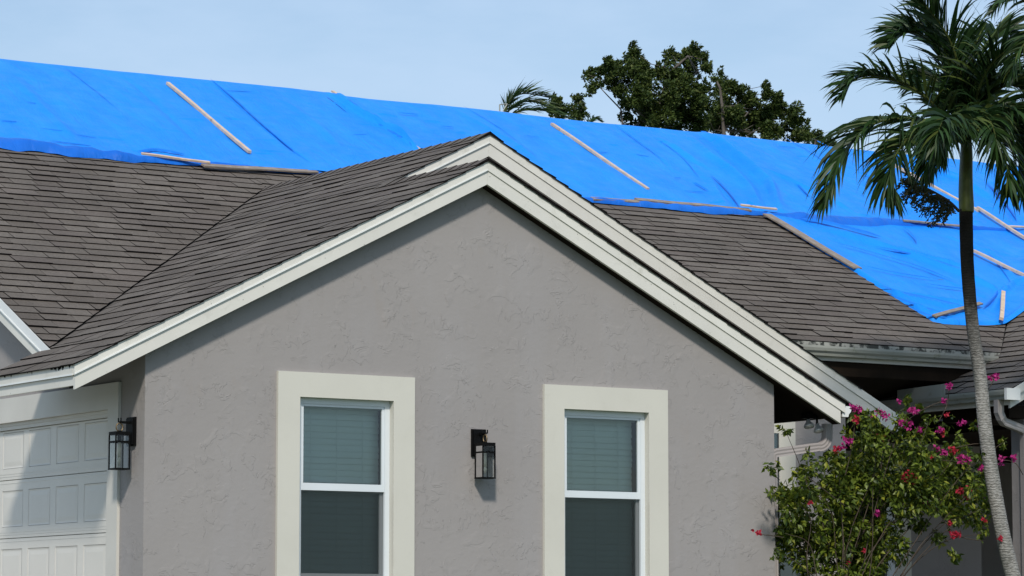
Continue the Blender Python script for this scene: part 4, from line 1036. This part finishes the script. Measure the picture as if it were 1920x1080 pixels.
T5 = [(1088, 184, 6), (1082, 192, 8), (1094, 200, 7), (1075, 204, 8), (1087, 210, 9), (1096, 214, 6), (1080, 220, 8)]
tree('broadleaf_tree', 'small pointed treetop standing alone left of the tallest tree', T5, 26, (1086, 900), [(1086, 226), (1087, 200)], [], 26)

# ------------------------------------------------------------------ palms
def catmull(P, n):
    P = [np.array(q, float) for q in P]; P = [2 * P[0] - P[1]] + P + [2 * P[-1] - P[-2]]; out_ = []
    m = len(P) - 3
    for i in range(n + 1):
        t = i / n * m; k = min(int(t), m - 1); t -= k; a, b, c, d = P[k:k + 4]
        out_.append(.5 * ((2 * b) + (-a + c) * t + (2 * a - 5 * b + 4 * c - d) * t * t + (-a + 3 * b - 3 * c + d) * t ** 3))
    return np.array(out_)
def frond(px, depth, dy, lift, parent, nleaf=58, llen=.52, wid=.030, seed=0, droop=.9, wind=None, y_end=None):
    r = np.random.default_rng(seed); k = len(px)
    P = [on_y(x, y, depth + dy * min(1, 1.6 * i / (k - 1))) for i, (x, y) in enumerate(px)]
    Cv = catmull(P, nleaf + 6); V, F = [], []; wv = np.zeros(3) if wind is None else wind
    for i in range(6, len(Cv) - 1):
        t = (i - 6) / (nleaf); T = Cv[i + 1] - Cv[i - 1]; T /= np.linalg.norm(T)
        Sd = np.cross(T, ZU); Sd /= (np.linalg.norm(Sd) + 1e-6); Nn = np.cross(Sd, T)
        for sgn in (-1, 1):
            L = llen * (.55 + .45 * math.sin(math.pi * min(1, .15 + t * .9))) * r.uniform(.8, 1.15) * (1 - .35 * t)
            d = T * (.45 + .5 * t) + Sd * sgn * r.uniform(.45, .8) + Nn * r.uniform(.1, .5) + ZU * lift * r.uniform(.4, 1.5) + wv + r.normal(0, .12, 3)
            d /= np.linalg.norm(d); p = Cv[i].copy(); w_ = wid * r.uniform(.8, 1.2); ns = 5; base = len(V)
            sv = np.cross(d, T); sv = sv / (np.linalg.norm(sv) + 1e-6)
            sv = sv * .6 + r.normal(0, .5, 3); sv /= np.linalg.norm(sv)
            dr = droop * r.uniform(.8, 2.2)
            for j in range(ns + 1):
                f_ = j / ns; ww = w_ * (.35 + 2.2 * f_ * (1 - f_) + .25 * (1 - f_)) * (1 - f_ ** 3) * .8
                V.append(p - sv * ww * .5); V.append(p + sv * ww * .5)
                d = d + np.array([0, 0, -1]) * dr * .24 * (f_ + .25); d /= np.linalg.norm(d); p = p + d * L / ns
            for j in range(ns):
                a = base + 2 * j; F.append((a, a + 1, a + 3, a + 2))
    o = np_mesh('frond', np.array(V), np.array(F), M_frond, parent)
    mb = MB(); n = len(Cv); mb.tube([Cv[i] for i in range(0, n, 3)], [.020 - .017 * i / n for i in range(0, n, 3)], 6); mb.build('rachis', M_rachis, o, True)
    return o
PY = -0.6
tr_px = [(1948, 1262), (1932, 1190), (1900, 1083), (1881, 1005), (1862, 905), (1847, 800), (1837, 700), (1824, 615), (1814, 500), (1811, 392)]
tr_w = [46, 36, 30, 28, 28, 27, 25, 24, 25, 26]
tp = [on_y(x, y, PY) for x, y in tr_px]
palm = empty('palm_tree', tp[0]); tag(palm, 'slender grey palm with drooping fronds in front of the right roof', 'palm tree')
cv = catmull(tp, 60); rw = np.interp(np.linspace(0, 1, 61), np.linspace(0, 1, 10), tr_w) / 2 / ppm(tp[5])
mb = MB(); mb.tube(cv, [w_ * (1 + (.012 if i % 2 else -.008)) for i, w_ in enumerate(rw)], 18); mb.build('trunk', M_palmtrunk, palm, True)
sp = [on_y(x, y, PY) for x, y in [(1812, 398), (1812, 385), (1811, 360), (1811, 325), (1812, 290), (1812, 262)]]
mb = MB(); mb.tube(catmull(sp, 20), np.interp(np.linspace(0, 1, 21), np.linspace(0, 1, 6), np.array([28, 29, 28, 26, 24, 20]) / 2 / ppm(sp[2])), 18); mb.build('crownshaft', M_shaft, palm, True)
WL = -RT * .12
FR = [([(1808, 264), (1760, 232), (1700, 222), (1640, 232), (1596, 268), (1564, 325), (1550, 372)], -.2, -.10, .62, 1.1),
      ([(1806, 268), (1765, 250), (1712, 256), (1680, 290), (1668, 335), (1676, 380)], -.5, -.10, .50, 1.2),
      ([(1806, 258), (1762, 205), (1705, 162), (1645, 142), (1602, 150), (1580, 180)], .1, .20, .46, .7),
      ([(1808, 252), (1782, 160), (1756, 95), (1720, 62), (1690, 66), (1668, 92)], .25, .30, .48, .6),
      ([(1810, 247), (1802, 150), (1782, 78), (1745, 22), (1716, -4)], -.2, .15, .50, .5),
      ([(1812, 245), (1822, 150), (1850, 82), (1886, 62), (1926, 92)], .4, .15, .48, .7),
      ([(1815, 250), (1850, 190), (1890, 160), (1932, 176), (1962, 222)], -.3, .1, .50, .9),
      ([(1816, 260), (1856, 232), (1895, 240), (1915, 290), (1922, 360)], -.3, -.1, .52, 1.2),
      ([(1816, 262), (1846, 246), (1874, 266), (1889, 318), (1892, 370)], -.7, -.1, .46, 1.2),
      ([(1808, 264), (1782, 250), (1758, 264), (1745, 296), (1740, 325)], -.9, -.1, .40, 1.2),
      ([(1811, 264), (1806, 236), (1790, 232), (1772, 256), (1766, 296)], -1.2, -.1, .40, 1.1),
      ([(1814, 260), (1832, 222), (1852, 222), (1866, 254), (1868, 298)], -1.1, -.1, .40, 1.1),
      ([(1810, 250), (1794, 190), (1768, 152), (1740, 142), (1716, 160)], .9, .1, .46, .9),
      ([(1814, 250), (1836, 182), (1872, 142), (1912, 152)], 1.0, .1, .46, .9),
      ([(1812, 250), (1814, 170), (1826, 105), (1838, 62)], .0, .25, .34, .3),
      ([(1815, 256), (1852, 212), (1892, 204), (1926, 232), (1945, 280)], -.8, -.05, .48, 1.1),
      ([(1814, 252), (1842, 150), (1880, 100), (1922, 96)], -.6, .1, .48, .8),
      ([(1815, 258), (1848, 222), (1882, 214), (1912, 240)], .7, -.05, .48, 1.1),
      ([(1811, 264), (1796, 230), (1776, 222), (1762, 240), (1756, 272)], -1.6, -.05, .46, 1.1)]
for i, (px, dy_, lf, ll, dr) in enumerate(FR): frond(px, PY, dy_, lf, palm, 84, ll * 1.45, .047, 40 + i, dr, WL)
# fruit stalk
mb = MB(); r = random.Random(8)
st = [on_y(x, y, PY - .1) for x, y in [(1798, 396), (1780, 378), (1755, 362), (1728, 348), (1712, 338)]]; sc = catmull(st, 24)
mb.tube(sc, [.016 - .012 * i / 24 for i in range(25)], 6); ms_ = mb.build('fruit_stalk', M_twig, palm, True)
M_fruit = plain('unripe_fruit', (0.055, 0.060, 0.036), 0.7)
mb = MB()
for i in range(120):
    a = sc[r.randint(2, 23)]; side = -RT * r.uniform(.05, .22) + ZU * r.uniform(-.26, .10) + FH * r.uniform(-.15, .15)
    b = a + side * .5 + ZU * .02; c = a + side; mb.tube([a, b, c], [.005, .0045, .003], 4)
    for k in range(9):
        f_ = r.uniform(.25, 1); q = a + side * f_; e2 = Vector((r.uniform(-1, 1), r.uniform(-1, 1), r.uniform(-.7, .7))).normalized() * r.uniform(.02, .045)
        mb.tube([q, q + np.array(e2) * .6, q + np.array(e2)], [.004, .008, .004], 4)
mb.build('fruit_cluster', M_fruit, palm)
# second palm, only its fronds reach into the picture
t2 = [on_y(x, y, -1.4) for x, y in [(2075, 1290), (2060, 1000), (2040, 600), (2025, 200), (2020, 90)]]
palm2 = empty('palm_tree', t2[0]); tag(palm2, 'palm whose dark fronds hang in at the top right corner', 'palm tree')
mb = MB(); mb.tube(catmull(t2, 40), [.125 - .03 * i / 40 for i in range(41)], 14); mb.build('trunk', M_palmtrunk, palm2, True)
for i, (px, dy_, lf, ll, dr) in enumerate([([(2018, 92), (1975, 25), (1925, -8), (1885, 0), (1862, 22)], -.1, .0, .46, 1.1), ([(2018, 95), (1980, 60), (1935, 68), (1905, 110), (1898, 150)], -.3, -.1, .46, 1.1),
     ([(2018, 95), (1985, 110), (1950, 150), (1930, 220), (1925, 280)], .3, -.1, .46, 1.1), ([(2022, 90), (2050, 10), (2100, 0), (2140, 60)], 0, .1, .5, .9), ([(2024, 95), (2070, 80), (2110, 130), (2120, 200)], -.4, .0, .5, 1), ([(2020, 85), (2010, -30), (1990, -90)], 0, .2, .5, .6)]):
    frond(px, -1.4, dy_, lf, palm2, 56, ll, .034, 80 + i, dr, WL)
# coconut palm beyond the roof
t3 = [on_y(x, y, 22) for x, y in [(935, 900), (938, 500), (944, 225)]]
palm3 = empty('palm_tree', t3[0]); tag(palm3, 'wind-bent palm fronds showing over the ridge left of the trees', 'palm tree')
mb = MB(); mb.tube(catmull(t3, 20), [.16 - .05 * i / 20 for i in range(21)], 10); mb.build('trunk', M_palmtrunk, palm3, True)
for i, (px, dy_, lf, ll, dr) in enumerate([([(945, 220), (955, 190), (978, 176), (1005, 178), (1032, 184)], -.2, .35, .50, .35), ([(945, 220), (965, 196), (995, 190), (1025, 200), (1048, 214)], .3, .15, .50, .7),
     ([(945, 222), (975, 208), (1010, 206), (1045, 214), (1072, 224)], -.5, .05, .45, .7), ([(945, 220), (948, 200), (960, 182), (980, 168)], .2, .25, .36, .3), ([(1100, 250), (1106, 228), (1116, 222), (1128, 228)], .2, .1, .2, .6)]):
    frond(px, 22, dy_, lf, palm3, 46, ll, .030, 120 + i, dr, RT * .45)

# ------------------------------------------------------------------ thin metal frame beyond the ridge
q0 = on_y(937, 212, 19.0); mf = empty('antenna', q0); tag(mf, 'thin pale metal frame poking over the ridge beside the bent palm', 'antenna')
mb = MB()
a, b, c, d = [on_y(x, y, 19.0) for x, y in [(937, 700), (937, 196), (951, 195), (946, 700)]]
mb.tube([a, b], .012, 6); mb.build('mast', M_gutter, mf)
mb = MB(); mb.tube([b, c], .010, 6); mb.tube([c, on_y(944, 206, 19.0), d], .010, 6); mb.build('cross_bar', M_gutter, mf)

# ------------------------------------------------------------------ bougainvillea
BY_ = -0.35
bb = on_y(1570, 1200, BY_); bb[2] = -.08
bush = empty('bougainvillea', bb); tag(bush, 'flowering bougainvillea with magenta and red bracts at the corner of the wall', 'shrub')
BC = [(1572, 866, 22), (1600, 822, 30), (1640, 830, 32), (1680, 850, 38), (1720, 870, 38), (1760, 890, 38), (1800, 900, 32), (1830, 925, 22), (1640, 880, 40), (1600, 880, 38), (1562, 905, 30), (1680, 910, 44), (1720, 930, 44), (1770, 950, 38), (1808, 965, 26), (1836, 975, 15),
      (1640, 940, 44), (1590, 950, 44), (1540, 962, 38), (1500, 992, 36), (1472, 1000, 24), (1462, 930, 22, .8), (1490, 940, 24, .7), (1450, 880, 13, .7), (1476, 815, 12, .5), (1510, 880, 24, .5), (1520, 920, 20, .6), (1550, 1012, 44), (1600, 1010, 38), (1650, 1000, 38), (1690, 970, 14, .6), (1620, 1060, 34, .8), (1560, 1062, 32, .6), (1500, 1052, 26, .5), (1462, 1042, 14, .7), (1728, 985, 13), (1758, 1010, 13, .7), (1788, 1042, 11, .6),
      (1604, 782, 11, .7), (1640, 785, 20, .8), (1690, 800, 24, .8), (1722, 760, 12, .8), (1702, 748, 10, .8), (1740, 820, 20, .8), (1780, 842, 16, .7), (1800, 870, 20), (1842, 1000, 9), (1580, 1110, 44, .6), (1500, 1120, 30, .5), (1650, 1130, 36, .6), (1880, 830, 7, .6), (1842, 880, 12), (1742, 790, 13, .6), (1772, 802, 12, .6), (1802, 832, 14, .7), (1830, 852, 13, .7), (1848, 905, 11, .7), (1826, 800, 8, .5), (1850, 950, 9, .6)]
V, F = cluster_leaves(BC, BY_, 19, .066, -ZU * .35 + RT * .1, .34, 8, 1.12)
V2, F2 = cluster_leaves([(c[0], c[1], c[2] * 1.1) for c in BC if c[1] > 830], BY_ + .55, 15, .066, -ZU * .35, .25, 6, 1.15)
np_mesh('foliage', np.concatenate([V, V2]), np.concatenate([F, F2 + len(V)]), M_boug, bush)
mb = MB(); r = random.Random(21)
for i, c in enumerate(BC[::2]):
    e = on_y(c[0], c[1], BY_ + r.uniform(-.2, .2)); s = np.array([bb[0] + r.uniform(-.25, .25), bb[1] + r.uniform(-.12, .12), -.1])
    m1 = s * .62 + e * .38 + np.array([r.uniform(-.12, .12), r.uniform(-.1, .1), .30]); m2 = s * .25 + e * .75 + np.array([r.uniform(-.1, .1), r.uniform(-.1, .1), .22])
    mb.tube(catmull([s, m1, m2, e], 12), [.007 - .0045 * j / 12 for j in range(13)], 5)
for pts in ([(1688, 800), (1712, 780), (1742, 762), (1768, 752)], [(1760, 862), (1800, 866), (1850, 862), (1900, 866), (1918, 890)], [(1790, 840), (1830, 832), (1852, 836), (1868, 842)], [(1650, 900), (1655, 840), (1648, 800), (1652, 778)], [(1470, 1008), (1445, 1004), (1420, 1002)], [(1462, 900), (1445, 884), (1438, 872)], [(1830, 760), (1850, 735), (1866, 708)], [(1760, 790), (1775, 760), (1780, 728)], [(1740, 930), (1790, 1000), (1845, 1015)], [(1510, 890), (1560, 930), (1600, 960)]):
    mb.tube(catmull([on_y(x, y, BY_ - .15) for x, y in pts], 10), .0045, 5)
mb.build('stems', M_twig, bush, True)
FL = [(1600, 763, 9, 0), (1612, 768, 7, 0), (1650, 772, 9, 0), (1660, 780, 9, 0), (1640, 783, 7, 0), (1608, 786, 9, 1), (1588, 828, 11, 0), (1568, 842, 9, 1), (1578, 838, 8, 0), (1642, 816, 9, 1), (1655, 822, 8, 1), (1702, 796, 11, 0), (1722, 806, 9, 0), (1690, 792, 7, 0), (1706, 768, 7, 0), (1716, 772, 7, 0), (1780, 724, 9, 0), (1770, 752, 6, 0), (1866, 706, 9, 0), (1858, 710, 6, 0), (1685, 752, 5, 0), (1762, 806, 8, 0), (1768, 812, 7, 1),
      (1802, 862, 10, 0), (1814, 860, 10, 0), (1790, 846, 7, 1), (1756, 842, 9, 0), (1766, 848, 8, 0), (1750, 858, 8, 1), (1785, 842, 7, 1), (1700, 892, 12, 1), (1712, 898, 11, 1), (1706, 904, 9, 1), (1800, 920, 9, 1), (1813, 922, 11, 1), (1816, 932, 7, 1), (1736, 945, 7, 0), (1520, 942, 5, 1), (1646, 964, 7, 0), (1788, 1004, 10, 1), (1796, 1002, 8, 1), (1876, 1010, 6, 1), (1880, 860, 9, 0), (1900, 858, 8, 0), (1876, 868, 6, 0), (1798, 794, 5, 0), (1806, 792, 5, 0), (1838, 798, 5, 0), (1776, 778, 5, 1), (1772, 908 - 60, 5, 0), (1422, 1000, 6, 1), (1412, 994, 3, 1), (1840, 878, 6, 0), (1620, 1032, 5, 1), (1730, 930, 5, 0), (1590, 1055, 5, 1), (1846, 975, 5, 1), (1780, 980, 6, 1)]
for x, y, rp, kind in FL:
    P = on_y(x, y, BY_ - .18 - r.uniform(0, .12)); R_ = rp / ppm(P); n = max(7, int(rp * 2.6))
    dv = rng.normal(0, 1, (n, 3)); dv /= np.linalg.norm(dv, axis=1, keepdims=True)
    V, F = leaf_mesh(P + dv * R_ * rng.uniform(.3, 1, (n, 1)), dv + rng.normal(0, .5, (n, 3)), dv + rng.normal(0, .8, (n, 3)), np.full(n, .040), np.full(n, .030))
    np_mesh('flower_cluster', V, F, M_red if kind else M_pink, bush)
